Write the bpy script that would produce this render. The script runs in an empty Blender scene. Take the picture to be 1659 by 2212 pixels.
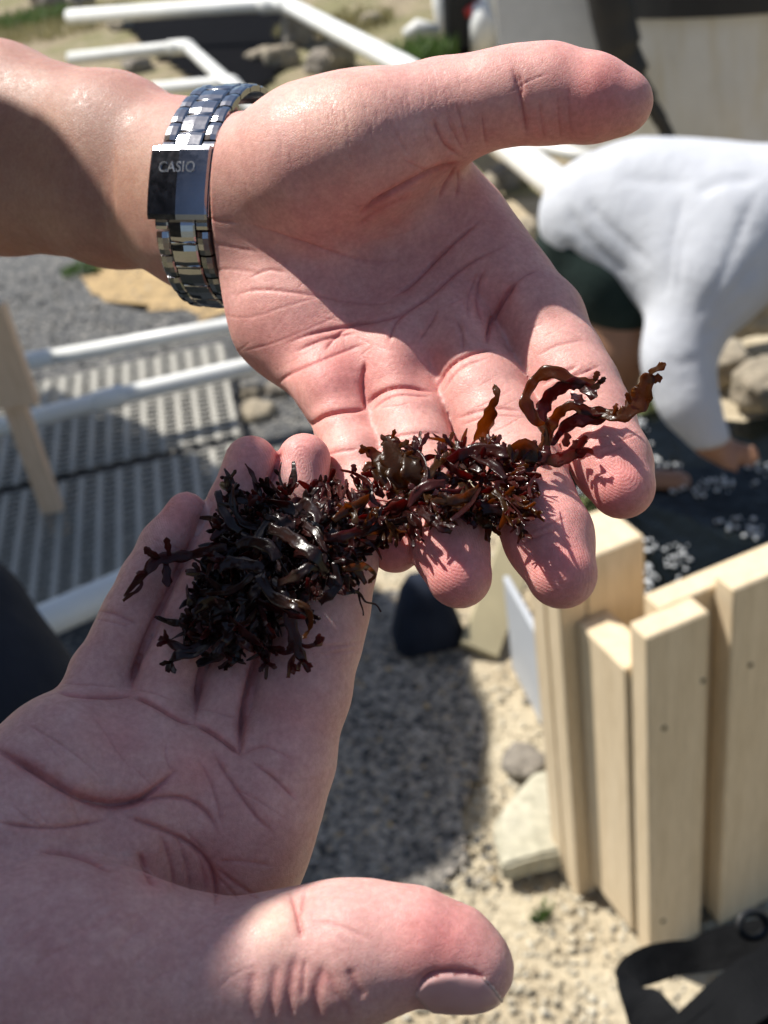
import bpy, bmesh, math, random
import numpy as np
from mathutils import Vector, Matrix

R = math.radians
random.seed(7)
rng = np.random.default_rng(7)
scene = bpy.context.scene
COL = scene.collection

# ---------------------------------------------------------------- camera
CAM_H, PITCH, ROLL = 1.55, R(33.0), R(9.5)
FQ = 2389.0                      # focal length in units of the 1659 x 2212 reading grid
_f = Vector((0, math.cos(PITCH), -math.sin(PITCH)))
_r0 = Vector((1, 0, 0))
_u0 = Vector((0, math.sin(PITCH), math.cos(PITCH)))
CX = (_r0 * math.cos(ROLL) - _u0 * math.sin(ROLL))
CY = (_r0 * math.sin(ROLL) + _u0 * math.cos(ROLL))
CZ = -_f
CAM = Vector((0, 0, CAM_H))
ROT = np.array([[CX.x, CY.x, CZ.x], [CX.y, CY.y, CZ.y], [CX.z, CY.z, CZ.z]])
CAMP = np.array(CAM)
cd = bpy.data.cameras.new('camera')
cam = bpy.data.objects.new('camera', cd)
COL.objects.link(cam)
cam.matrix_world = Matrix(((CX.x, CY.x, CZ.x, CAM.x), (CX.y, CY.y, CZ.y, CAM.y), (CX.z, CY.z, CZ.z, CAM.z), (0, 0, 0, 1)))
cd.sensor_fit = 'VERTICAL'
cd.sensor_height = 24.0
cd.lens = 24.0 * FQ / 2212.0
cd.clip_start = 0.02
cd.clip_end = 400
cd.dof.use_dof = True
cd.dof.focus_distance = 0.222
cd.dof.aperture_fstop = 14.5
scene.camera = cam

# ---------------------------------------------------------------- sky, sun, exposure
SUN = Vector((-0.42, 0.33, 0.845)).normalized()      # towards the sun
w = bpy.data.worlds.new("World"); scene.world = w
w.use_nodes = True
nt = w.node_tree; nt.nodes.clear()
wo = nt.nodes.new('ShaderNodeOutputWorld'); bg = nt.nodes.new('ShaderNodeBackground')
sky = nt.nodes.new('ShaderNodeTexSky'); sky.sky_type = 'NISHITA'; sky.sun_disc = False
sky.sun_elevation = math.asin(SUN.z)
sky.sun_rotation = math.atan2(SUN.x, SUN.y)
sky.air_density = 1.0; sky.dust_density = 1.2; sky.ozone_density = 1.0
bg.inputs['Strength'].default_value = 0.086
nt.links.new(sky.outputs[0], bg.inputs[0]); nt.links.new(bg.outputs[0], wo.inputs[0])
sl = bpy.data.lights.new('sun', 'SUN'); sl.energy = 5.0; sl.angle = R(0.53); sl.color = (1.0, 0.955, 0.88)
so = bpy.data.objects.new('sun', sl); COL.objects.link(so)
so.location = (-3, 1, 9)
so.rotation_euler = SUN.to_track_quat('Z', 'Y').to_euler()
scene.view_settings.view_transform = 'Standard'
scene.view_settings.look = 'None'
scene.view_settings.exposure = 0.55
scene.view_settings.gamma = 1.0
scene.view_settings.use_curve_mapping = False
scene.render.engine = 'CYCLES'
cy = scene.cycles
cy.use_denoising = True
cy.max_bounces = 8; cy.transparent_max_bounces = 8; cy.transmission_bounces = 6
cy.caustics_reflective = False; cy.caustics_refractive = False
cy.sample_clamp_indirect = 6.0

# ---------------------------------------------------------------- helpers
def QC(u, v, d):
    """reading grid (u, v) at depth d (mm) -> camera space, mm"""
    return np.array([(u - 829.5) / FQ * d, -(v - 1106.0) / FQ * d, -d], float)

def c2w(P):
    """camera space mm -> world m"""
    return (np.asarray(P) * 0.001) @ ROT.T + CAMP

def W(u, v, d):
    """reading grid at depth d (metres) -> world point"""
    return Vector(c2w(QC(u, v, d * 1000.0)))

def G(u, v, z=0.0):
    """where the sight line through (u, v) meets the level z"""
    p = c2w(QC(u, v, 1000.0)) - CAMP
    t = (z - CAMP[2]) / p[2]
    return Vector(CAMP + p * t)

def V(u, v, y):
    """where the sight line meets the upright plane at distance y"""
    p = c2w(QC(u, v, 1000.0)) - CAMP
    t = y / p[1]
    return Vector(CAMP + p * t)

def w2q(P):
    """world -> reading grid u, v, depth(mm)"""
    c = (np.asarray(P) - CAMP) @ ROT * 1000.0
    d = -c[:, 2]
    return c[:, 0] / d * FQ + 829.5, 1106.0 - c[:, 1] / d * FQ, d

def tag(o, label=None, cat=None, group=None, kind=None):
    if label: o['label'] = label
    if cat: o['category'] = cat
    if group: o['group'] = group
    if kind: o['kind'] = kind
    return o

def link(name, me, mat=None, parent=None, loc=None):
    o = bpy.data.objects.new(name, me); COL.objects.link(o)
    if mat is not None and me is not None and not me.materials: me.materials.append(mat)
    if loc is not None: o.location = loc
    if parent is not None: o.parent = parent
    return o

def empty(name, loc=(0, 0, 0)):
    o = bpy.data.objects.new(name, None); COL.objects.link(o); o.location = loc
    o.empty_display_size = 0.05
    return o

def np_mesh(name, verts, quads, smooth=True):
    me = bpy.data.meshes.new(name)
    n = len(verts); m = len(quads); k = quads.shape[1]
    me.vertices.add(n); me.vertices.foreach_set('co', np.ascontiguousarray(verts, np.float32).ravel())
    me.loops.add(m * k); me.loops.foreach_set('vertex_index', np.ascontiguousarray(quads, np.int32).ravel())
    me.polygons.add(m)
    me.polygons.foreach_set('loop_start', np.arange(0, m * k, k, dtype=np.int32))
    me.polygons.foreach_set('loop_total', np.full(m, k, np.int32))
    if smooth: me.polygons.foreach_set('use_smooth', np.ones(m, bool))
    me.update(calc_edges=True); me.validate()
    return me

def bm_obj(name, bm, mat=None, parent=None, loc=None, smooth=False):
    """loc: world point used as the object's origin; the bmesh is in world coordinates"""
    if loc is not None: bmesh.ops.translate(bm, vec=-Vector(loc), verts=bm.verts)
    me = bpy.data.meshes.new(name); bm.to_mesh(me); bm.free()
    if smooth:
        for p in me.polygons: p.use_smooth = True
    o = link(name, me, mat)
    if loc is not None: o.location = loc
    if parent is not None:
        o.parent = parent
        o.location = (Vector(loc) if loc is not None else Vector()) - parent.location
    return o

# -- signed-distance modelling (numpy) for hands, people, stones, cloth
def smin(a, b, k):
    if k <= 0: return np.minimum(a, b)
    h = np.maximum(k - np.abs(a - b), 0) / k
    return np.minimum(a, b) - h * h * (k * 0.25)

class Field:
    def __init__(s, lo, hi, h):
        s.h = h; s.lo = np.array(lo, float)
        s.n = np.ceil((np.array(hi) - s.lo) / h).astype(int) + 1
        s.D = np.full(s.n, 1e3, np.float32)
    def box(s, lo, hi):
        a = np.clip(np.floor((np.array(lo) - s.lo) / s.h).astype(int), 0, s.n)
        b = np.clip(np.ceil((np.array(hi) - s.lo) / s.h).astype(int) + 1, 0, s.n)
        sl = tuple(slice(a[i], b[i]) for i in range(3))
        ax = [(s.lo[i] + np.arange(a[i], b[i]) * s.h).astype(np.float32) for i in range(3)]
        return sl, ax
    def chain(s, pts, rad, k=3.0, ku=0.0, flat=None):
        """tapered limb through pts; ku = blend with what is already there"""
        pts = np.array(pts, np.float32); rad = np.array(rad, np.float32)
        m = max(ku, k) + 3 * s.h
        lo = (pts - rad[:, None]).min(0) - m; hi = (pts + rad[:, None]).max(0) + m
        sl, (x, y, z) = s.box(lo, hi)
        if min(len(x), len(y), len(z)) == 0: return
        X, Y, Z = x[:, None, None], y[None, :, None], z[None, None, :]
        out = None
        for i in range(len(pts) - 1):
            a, b = pts[i], pts[i + 1]; ab = b - a; L = float(ab @ ab) + 1e-9
            t = ((X - a[0]) * ab[0] + (Y - a[1]) * ab[1] + (Z - a[2]) * ab[2]) / L
            t = np.clip(t, 0, 1)
            d = np.sqrt((X - a[0] - t * ab[0]) ** 2 + (Y - a[1] - t * ab[1]) ** 2 + (Z - a[2] - t * ab[2]) ** 2) - (rad[i] + t * (rad[i + 1] - rad[i]))
            out = d if out is None else smin(out, d, k)
        s.D[sl] = smin(s.D[sl], out, ku)
    def ell(s, c, r, ku=0.0, M=None, sub=False):
        c = np.array(c, np.float32); r = np.array(r, np.float32)
        rm = float(r.max()) + ku + 3 * s.h
        sl, (x, y, z) = s.box(c - rm, c + rm)
        X, Y, Z = x[:, None, None] - c[0], y[None, :, None] - c[1], z[None, None, :] - c[2]
        if M is None: a, b, e = X, Y, Z
        else:
            a, b, e = [M[i][0] * X + M[i][1] * Y + M[i][2] * Z for i in range(3)]
        k0 = np.sqrt((a / r[0]) ** 2 + (b / r[1]) ** 2 + (e / r[2]) ** 2)
        k1 = np.sqrt((a / r[0] ** 2) ** 2 + (b / r[1] ** 2) ** 2 + (e / r[2] ** 2) ** 2) + 1e-9
        d = k0 * (k0 - 1) / k1
        if sub: s.D[sl] = -smin(-s.D[sl], d, ku)
        else: s.D[sl] = smin(s.D[sl], d, ku)
    def merge(s, o, k): s.D = smin(s.D, o.D, k)
    def mesh(s):
        D = s.D; n = np.array(D.shape)
        S = D < 0
        c = np.zeros(n - 1, np.uint8)
        for i in (0, 1):
            for j in (0, 1):
                for l in (0, 1):
                    c += S[i:n[0] - 1 + i, j:n[1] - 1 + j, l:n[2] - 1 + l]
        act = (c > 0) & (c < 8)
        I = np.argwhere(act)
        idx = np.full(n - 1, -1, np.int32); idx[act] = np.arange(len(I), dtype=np.int32)
        acc = np.zeros((len(I), 3)); cnt = np.zeros(len(I))
        cor = [(i, j, l) for i in (0, 1) for j in (0, 1) for l in (0, 1)]
        val = {q: D[I[:, 0] + q[0], I[:, 1] + q[1], I[:, 2] + q[2]].astype(float) for q in cor}
        for q in cor:
            for ax in range(3):
                if q[ax] == 0:
                    p = list(q); p[ax] = 1; p = tuple(p)
                    a, b = val[q], val[p]
                    m = (a < 0) != (b < 0)
                    t = np.where(m, a / np.where(m, a - b, 1), 0)
                    pt = np.tile(np.array(q, float), (len(I), 1)); pt[:, ax] = t
                    acc[m] += pt[m]; cnt[m] += 1
        verts = s.lo + (I + acc / cnt[:, None]) * s.h
        quads = []
        for ax in range(3):
            b1, b2 = [(1, 2), (2, 0), (0, 1)][ax]
            sa = [slice(None)] * 3; sb = [slice(None)] * 3
            sa[ax] = slice(0, n[ax] - 1); sb[ax] = slice(1, n[ax])
            for o in (b1, b2):
                sa[o] = slice(1, n[o] - 1); sb[o] = slice(1, n[o] - 1)
            A = S[tuple(sa)]; B = S[tuple(sb)]
            E = np.argwhere(A != B)
            base = E.copy(); base[:, b1] += 1; base[:, b2] += 1
            inside = S[base[:, 0], base[:, 1], base[:, 2]]
            def cell(d1, d2):
                q = base.copy(); q[:, b1] += d1; q[:, b2] += d2
                return idx[q[:, 0], q[:, 1], q[:, 2]]
            q = np.stack([cell(-1, -1), cell(0, -1), cell(0, 0), cell(-1, 0)], 1)
            q[~inside] = q[~inside][:, ::-1]
            quads.append(q)
        return verts, np.concatenate(quads)

def relax(v, q, it=2, lam=0.5):
    e = np.concatenate([q[:, [0, 1]], q[:, [1, 2]], q[:, [2, 3]], q[:, [3, 0]]])
    cnt = np.bincount(e[:, 0], minlength=len(v)) + np.bincount(e[:, 1], minlength=len(v))
    for _ in range(it):
        a = np.stack([np.bincount(e[:, 0], v[e[:, 1], i], len(v)) + np.bincount(e[:, 1], v[e[:, 0], i], len(v)) for i in range(3)], 1)
        v = v + lam * (a / np.maximum(cnt, 1)[:, None] - v)
    return v

def refine(verts, quads):
    """one Catmull-Clark step through the subdivision modifier"""
    verts = relax(verts, quads)
    me = np_mesh('tmp', verts, quads)
    o = bpy.data.objects.new('tmp', me); COL.objects.link(o)
    md = o.modifiers.new('s', 'SUBSURF'); md.levels = 1
    dg = bpy.context.evaluated_depsgraph_get(); dg.update()
    ev = o.evaluated_get(dg).to_mesh()
    n = len(ev.vertices); vv = np.empty(n * 3, np.float32); ev.vertices.foreach_get('co', vv)
    nn = np.empty(n * 3, np.float32); ev.vertices.foreach_get('normal', nn)
    m = len(ev.polygons); ll = np.empty(m * 4, np.int32); ev.loops.foreach_get('vertex_index', ll)
    o.evaluated_get(dg).to_mesh_clear()
    bpy.data.objects.remove(o); bpy.data.meshes.remove(me)
    return vv.reshape(-1, 3).astype(float), ll.reshape(-1, 4), nn.reshape(-1, 3).astype(float)

def normals_of(verts, quads):
    me = np_mesh('tmp', verts, quads)
    nn = np.empty(len(verts) * 3, np.float32); me.vertices.foreach_get('normal', nn)
    bpy.data.meshes.remove(me)
    return nn.reshape(-1, 3).astype(float)

def line_dist(u, v, poly):
    """distance of points to a polyline and the fraction along it"""
    P = np.array(poly, float)
    L = np.linalg.norm(np.diff(P, axis=0), axis=1); tot = L.sum(); acc = 0
    best = np.full(len(u), 1e9); fr = np.zeros(len(u))
    for i in range(len(P) - 1):
        a = P[i]; ab = P[i + 1] - a; q = ab @ ab + 1e-9
        t = np.clip(((u - a[0]) * ab[0] + (v - a[1]) * ab[1]) / q, 0, 1)
        d = np.hypot(u - a[0] - t * ab[0], v - a[1] - t * ab[1])
        m = d < best; best[m] = d[m]; fr[m] = (acc + t[m] * L[i]) / tot
        acc += L[i]
    return best, fr

def smooth_poly(p, it=2):
    p = [np.array(q, float) for q in p]
    for _ in range(it):
        if len(p) < 3: return p
        o = [p[0]]
        for i in range(len(p) - 1):
            o += [p[i] * .75 + p[i + 1] * .25, p[i] * .25 + p[i + 1] * .75]
        o.append(p[-1]); p = o
    return p
# ---------------------------------------------------------------- node materials
def mat(name):
    m = bpy.data.materials.new(name); m.use_nodes = True
    n = m.node_tree; n.nodes.clear()
    out = n.nodes.new('ShaderNodeOutputMaterial'); p = n.nodes.new('ShaderNodeBsdfPrincipled')
    n.links.new(p.outputs[0], out.inputs[0])
    return m, n, p

def node(n, typ, **kw):
    x = n.nodes.new(typ)
    for k, v in kw.items():
        if k.startswith('i_'):
            key = k[2:]
            x.inputs[int(key) if key.isdigit() else key.replace('_', ' ')].default_value = v
        else: setattr(x, k, v)
    return x

def coords(n, scale=(1, 1, 1), rot=(0, 0, 0), src='Object'):
    tc = n.nodes.new('ShaderNodeTexCoord'); mp = n.nodes.new('ShaderNodeMapping')
    mp.inputs['Scale'].default_value = scale; mp.inputs['Rotation'].default_value = rot
    n.links.new(tc.outputs[src], mp.inputs[0])
    return mp.outputs[0]

def ramp(n, src, stops, interp='LINEAR'):
    r = n.nodes.new('ShaderNodeValToRGB'); r.color_ramp.interpolation = interp
    e = r.color_ramp.elements
    while len(e) < len(stops): e.new(0.5)
    for q, (p, c) in zip(e, stops):
        q.position = p; q.color = (c[0], c[1], c[2], 1) if len(c) == 3 else c
    n.links.new(src, r.inputs[0])
    return r.outputs[0]

def mix(n, a, b, f, mode='MIX'):
    x = n.nodes.new('ShaderNodeMix'); x.data_type = 'RGBA'; x.blend_type = mode
    for sock, val in ((x.inputs[0], f), (x.inputs[6], a), (x.inputs[7], b)):
        if isinstance(val, (int, float)): sock.default_value = val
        elif isinstance(val, tuple): sock.default_value = (*val, 1) if len(val) == 3 else val
        else: n.links.new(val, sock)
    return x.outputs[2]

def noise(n, vec, scale, detail=4, rough=0.55, out='Fac'):
    x = node(n, 'ShaderNodeTexNoise', i_Scale=scale, i_Detail=detail, i_Roughness=rough)
    n.links.new(vec, x.inputs['Vector']); return x.outputs[out]

def bump(n, p, h, strength=0.3, dist=0.01, prev=None):
    b = n.nodes.new('ShaderNodeBump'); b.inputs['Strength'].default_value = strength; b.inputs['Distance'].default_value = dist
    n.links.new(h, b.inputs['Height'])
    if prev is not None: n.links.new(prev, b.inputs['Normal'])
    n.links.new(b.outputs[0], p.inputs['Normal']); return b.outputs[0]

def simple(name, col, rough=0.6, metal=0.0, var=0.15, scale=20, bmp=0.0, bscale=120, bdist=0.002, src='Object'):
    m, n, p = mat(name)
    v = coords(n, src=src)
    f = noise(n, v, scale)
    c = ramp(n, f, [(0.25, tuple(x * (1 - var) for x in col)), (0.75, tuple(min(1, x * (1 + var)) for x in col))])
    n.links.new(c, p.inputs['Base Color'])
    p.inputs['Roughness'].default_value = rough; p.inputs['Metallic'].default_value = metal
    if bmp: bump(n, p, noise(n, v, bscale, 5), bmp, bdist)
    return m

def skin_material(name, spec=0.36, rough=0.48):
    m, n, p = mat(name)
    at = node(n, 'ShaderNodeAttribute', attribute_name='tone')
    v = coords(n)
    big = noise(n, v, 160, 3, 0.6); fine = noise(n, v, 900, 3, 0.6)
    c = mix(n, at.outputs['Color'], ramp(n, big, [(0.3, (0.90, 0.84, 0.84)), (0.7, (1.06, 1.1, 1.09))]), 1.0, 'MULTIPLY')
    c = mix(n, c, ramp(n, fine, [(0.3, (0.90, 0.87, 0.86)), (0.7, (1.08, 1.1, 1.1))]), 1.0, 'MULTIPLY')
    n.links.new(c, p.inputs['Base Color'])
    p.inputs['Subsurface Weight'].default_value = 0.55
    p.inputs['Subsurface Radius'].default_value = (1.0, 0.32, 0.18)
    p.inputs['Subsurface Scale'].default_value = 0.0024
    p.inputs['Specular IOR Level'].default_value = spec
    rr = ramp(n, noise(n, v, 500, 3), [(0.3, (rough - .07,) * 3), (0.7, (rough + .1,) * 3)])
    n.links.new(rr, p.inputs['Roughness'])
    # skin grain: fine cells, and print ridges where the pad attribute is set
    vo = node(n, 'ShaderNodeTexVoronoi', i_Scale=1500.0, feature='DISTANCE_TO_EDGE')
    wob = node(n, 'ShaderNodeVectorMath', operation='MULTIPLY_ADD')
    nz = node(n, 'ShaderNodeTexNoise', i_Scale=300.0, i_Detail=2.0)
    n.links.new(v, nz.inputs['Vector']); n.links.new(nz.outputs['Color'], wob.inputs[0])
    wob.inputs[1].default_value = (0.0012,) * 3; n.links.new(v, wob.inputs[2])
    n.links.new(wob.outputs[0], vo.inputs['Vector'])
    cell = node(n, 'ShaderNodeMath', operation='MINIMUM', i_1=0.12); n.links.new(vo.outputs['Distance'], cell.inputs[0])
    b1 = bump(n, p, cell.outputs[0], 0.34, 0.0009)
    wr_ = node(n, 'ShaderNodeTexNoise', i_Scale=420.0, i_Detail=4.0, i_Roughness=.65); n.links.new(v, wr_.inputs['Vector'])
    b1 = bump(n, p, wr_.outputs['Fac'], 0.13, 0.0008, b1)
    pad = node(n, 'ShaderNodeAttribute', attribute_name='pad')
    sn = node(n, 'ShaderNodeMath', operation='SINE'); n.links.new(pad.outputs['Fac'], sn.inputs[0])
    bump(n, p, sn.outputs[0], 0.16, 0.00012, b1)
    return m

M_SKIN = skin_material('skin')
def nail_material():
    m, n, p = mat('nail')
    v = coords(n)
    c = ramp(n, noise(n, v, 120, 2), [(0.3, (0.56, 0.31, 0.29)), (0.7, (0.64, 0.39, 0.36))])
    n.links.new(c, p.inputs['Base Color']); p.inputs['Roughness'].default_value = 0.28
    p.inputs['Subsurface Weight'].default_value = 0.3; p.inputs['Subsurface Radius'].default_value = (1, .4, .3)
    p.inputs['Subsurface Scale'].default_value = 0.0015
    return m
M_NAIL = nail_material()

# ---------------------------------------------------------------- hands
def qchain(rows):
    """rows (u, v, depth mm, radius in grid px) -> points and radii in camera mm"""
    P = np.array([QC(u, v, d) for u, v, d, r in rows]); r = np.array([r / FQ * d for u, v, d, r in rows])
    return P, r

def build_hand(h, palm, fingers, k_palm=11.0, k_join=6.0, extra=None, rs=1.0):
    allp = [qchain(c[0]) for c in palm] + [qchain(c) for c in fingers]
    lo = np.min([(p - r[:, None]).min(0) for p, r in allp], 0) - 4
    hi = np.max([(p + r[:, None]).max(0) for p, r in allp], 0) + 4
    F = Field(lo, hi, h)
    for c, k in palm:
        P, r = qchain(c); F.chain(P, r, 8.0, k)
    F2 = Field(lo, hi, h)
    for c in fingers:
        P, r = qchain(c); F2.chain(P, r * rs, 2.5, 0.9)
    F.merge(F2, k_join)
    if extra: extra(F)
    v, q = F.mesh()
    return refine(v, q)

def uvd(P):
    d = -P[:, 2]
    return P[:, 0] / d * FQ + 829.5, 1106.0 - P[:, 1] / d * FQ, d

def carve(P, N, creases):
    """creases: (polyline on the reading grid, half width px, depth mm) pressed into the side that faces the viewer"""
    u, v, d = uvd(P)
    view = -P / np.linalg.norm(P, axis=1)[:, None]
    face = (N * view).sum(1)
    off = np.zeros(len(P))
    for poly, wd, dep in creases:
        a = np.array(poly); m = (u > a[:, 0].min() - 8 * wd) & (u < a[:, 0].max() + 8 * wd) & (v > a[:, 1].min() - 8 * wd) & (v < a[:, 1].max() + 8 * wd) & (face > 0.05)
        ids = np.nonzero(m)[0]
        if len(ids) == 0: continue
        x, fr = line_dist(u[ids], v[ids], smooth_poly(poly))
        end = np.clip(np.minimum(fr, 1 - fr) * 5 + 0.12, 0, 1)
        x = x / wd
        off[ids] += dep * end * (-np.exp(-x * x) + (-.42 * np.exp(-(x / 3.0) ** 2) if wd > 2.4 else 0.08 * np.exp(-(x / 2.6) ** 2)))
    global LAST_INK
    LAST_INK = np.clip(-off / 0.5, 0, 1)
    return P + N * off[:, None]

def puff(P, N, blobs):
    """blobs: (u, v, radius px, height mm): soft swellings or hollows on the side that faces the viewer"""
    u, v, d = uvd(P)
    view = -P / np.linalg.norm(P, axis=1)[:, None]
    face = np.clip((N * view).sum(1) * 3, 0, 1)
    off = np.zeros(len(P))
    for a, b, r, hh in blobs:
        off += hh * np.exp(-((u - a) ** 2 + (v - b) ** 2) / (r * r))
    return P + N * (off * face)[:, None]

def tone_attr(me, P, base, blobs, ink=None):
    """skin pigment: base colour and (u, v, radius, colour, weight) patches"""
    u, v, d = uvd(P)
    c = np.tile(np.array(base, float), (len(P), 1))
    for a, b, r, col, wt in blobs:
        k = (wt * np.exp(-((u - a) ** 2 + (v - b) ** 2) / (r * r)))[:, None]
        c = c * (1 - k) + np.array(col) * k
    if ink is not None: c = c * (1 - ink[:, None] * np.array([.16, .36, .34]))
    at = me.attributes.new('tone', 'FLOAT_COLOR', 'POINT')
    at.data.foreach_set('color', np.concatenate([c, np.ones((len(P), 1))], 1).astype(np.float32).ravel())

def pad_attr(me, P, pads):
    """phase of the print ridges: arcs round (u, v), period in px"""
    u, v, d = uvd(P)
    ph = np.zeros(len(P))
    for a, b, r, ang, per in pads:
        du, dv = u - a, v - b
        ca, sa = math.cos(ang), math.sin(ang)
        x, y = du * ca + dv * sa, -du * sa + dv * ca
        wt = np.hypot(x * 0.75, y) < r
        val = np.hypot(x * 0.55 + 8 * np.sin(y * 0.03), y * 1.0) / per * 2 * math.pi
        ph = np.where(wt, val, ph)
    at = me.attributes.new('pad', 'FLOAT', 'POINT'); at.data.foreach_set('value', ph.astype(np.float32))

def nail_from(P, N, quads, poly, parent, lift=0.25, name='fingernail', label=None, side=None):
    """a thin plate grown from the skin faces whose view falls in a polygon"""
    u, v, d = uvd(P)
    pl = np.array(poly, float); ins = np.zeros(len(P), bool); j = len(pl) - 1
    for i in range(len(pl)):
        c = ((pl[i, 1] > v) != (pl[j, 1] > v)) & (u < (pl[j, 0] - pl[i, 0]) * (v - pl[i, 1]) / (pl[j, 1] - pl[i, 1] + 1e-9) + pl[i, 0])
        ins ^= c; j = i
    view = -P / np.linalg.norm(P, axis=1)[:, None]
    ok = ins & ((N * view).sum(1) > -0.55)
    if side is not None: ok &= side(P, N)
    q = quads[ok[quads].all(1)]
    if len(q) == 0: return None
    ids = np.unique(q); mp = np.full(len(P), -1); mp[ids] = np.arange(len(ids))
    # distance to the outline gives the plate a rolled rim
    x, _ = line_dist(u[ids], v[ids], np.vstack([pl, pl[:1]]))
    pr = P[ids] + N[ids] * (lift * np.clip(x / 8.0, 0.1, 1))[:, None]
    me = np_mesh(name, c2w(pr) - np.array(parent.location), mp[q])
    o = link(name, me, M_NAIL, parent)
    return o
# ================================================================ the upper hand (left hand, with a watch)
palmU = [
 ([(470, 425, 276, 118), (700, 470, 273, 118), (930, 500, 266, 104), (1050, 575, 258, 96)], 0),
 ([(470, 470, 276, 118), (720, 580, 270, 118), (960, 700, 257, 103)], 12),
 ([(480, 510, 275, 104), (700, 680, 266, 112), (865, 785, 254, 92)], 12),
 ([(520, 522, 274, 82), (622, 688, 264, 106), (738, 848, 252, 84)], 12),
 # thenar mound
 ([(560, 400, 262, 146), (690, 355, 250, 158), (800, 312, 244, 138), (955, 245, 242, 104)], 10),
 # web towards the index
 ([(800, 400, 262, 80), (930, 405, 262, 52), (1010, 470, 262, 60)], 14),
 # wrist and forearm: two parallel bones
 ([(-260, 215, 352, 118), (-1, 247, 318, 139), (250, 300, 296, 125), (420, 347, 284, 111), (520, 390, 276, 108)], 14),
 ([(-260, 345, 352, 118), (0, 400, 318, 136), (250, 438, 296, 126), (400, 474, 284, 106), (500, 495, 276, 92)], 14),
]
fingU = [
 [(955, 245, 242, 103), (1060, 216, 238, 97), (1120, 205, 237, 98), (1185, 203, 236, 101), (1280, 213, 234, 90), (1340, 221, 233, 70)],
 [(1040, 560, 259, 98), (1100, 620, 255, 96), (1165, 692, 250, 95), (1212, 785, 246, 91), (1245, 840, 243, 90), (1278, 905, 240, 88), (1322, 1000, 235, 83), (1344, 1050, 232, 72)],
 [(965, 700, 257, 98), (1005, 775, 252, 94), (1045, 855, 247, 95), (1080, 925, 243, 92), (1125, 1020, 237, 93), (1150, 1085, 233, 91), (1185, 1160, 229, 94), (1213, 1238, 225, 78)],
 [(858, 790, 254, 84), (873, 860, 250, 80), (884, 920, 246, 81), (900, 975, 242, 78), (925, 1050, 237, 80), (945, 1105, 233, 79), (972, 1180, 228, 81), (992, 1243, 225, 72)],
 [(732, 850, 254, 74), (750, 930, 249, 66), (768, 990, 244, 64), (795, 1070, 240, 61), (820, 1120, 237, 59), (846, 1170, 234, 56), (856, 1188, 233, 49)],
]
fingU = [fingU[0]] + [[(u, v, d - max(0, v - 700) * .022, r) for u, v, d, r in f] for f in fingU[1:]]
PU, QU, NU = build_hand(0.72, palmU, fingU, k_join=5.0)
PU = puff(PU, NU, [(700, 330, 110, 1.2), (830, 700, 70, 1.6), (690, 820, 60, 2.2), (850, 785, 55, 1.4), (1000, 690, 60, 1.4), (905, 800, 40, -0.8), (1090, 600, 55, 0.8),
   (800, 590, 90, -1.6), (640, 640, 80, 0.8), (960, 430, 60, -1.0), (1130, 680, 45, 0.5)])
WATCH_CLASP = (-0.43, 0.25)
wa = np.array([.95, -.09, .30]); wa /= np.linalg.norm(wa)
wc = QC(486, 432, 278)
wy = np.array([0., 1, 0]); wy -= wa * (wy @ wa); wy /= np.linalg.norm(wy); wz = np.cross(wa, wy); 
if wz[2] < 0: wz = -wz
dP = PU - wc; along = dP @ wa
NT = 180; th = (np.arctan2(dP @ wy, dP @ wz)); rad_ = np.hypot(dP @ wy, dP @ wz)
def wrist_profile():
    prof = np.zeros(NT)
    for k in range(NT):
        t = -math.pi + (k + .5) / NT * 2 * math.pi
        m = (along > -17) & (along < -4) & (np.abs(np.angle(np.exp(1j * (th - t)))) < .05)
        prof[k] = np.percentile(rad_[m], 80) if m.any() else np.nan
    ok = ~np.isnan(prof); prof = np.interp(np.arange(NT), np.nonzero(ok)[0], prof[ok])
    ker = np.hanning(21); ker /= ker.sum()
    return np.convolve(np.concatenate([prof[-20:], prof, prof[:20]]), ker, 'same')[20:-20]
PROF = wrist_profile()
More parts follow.
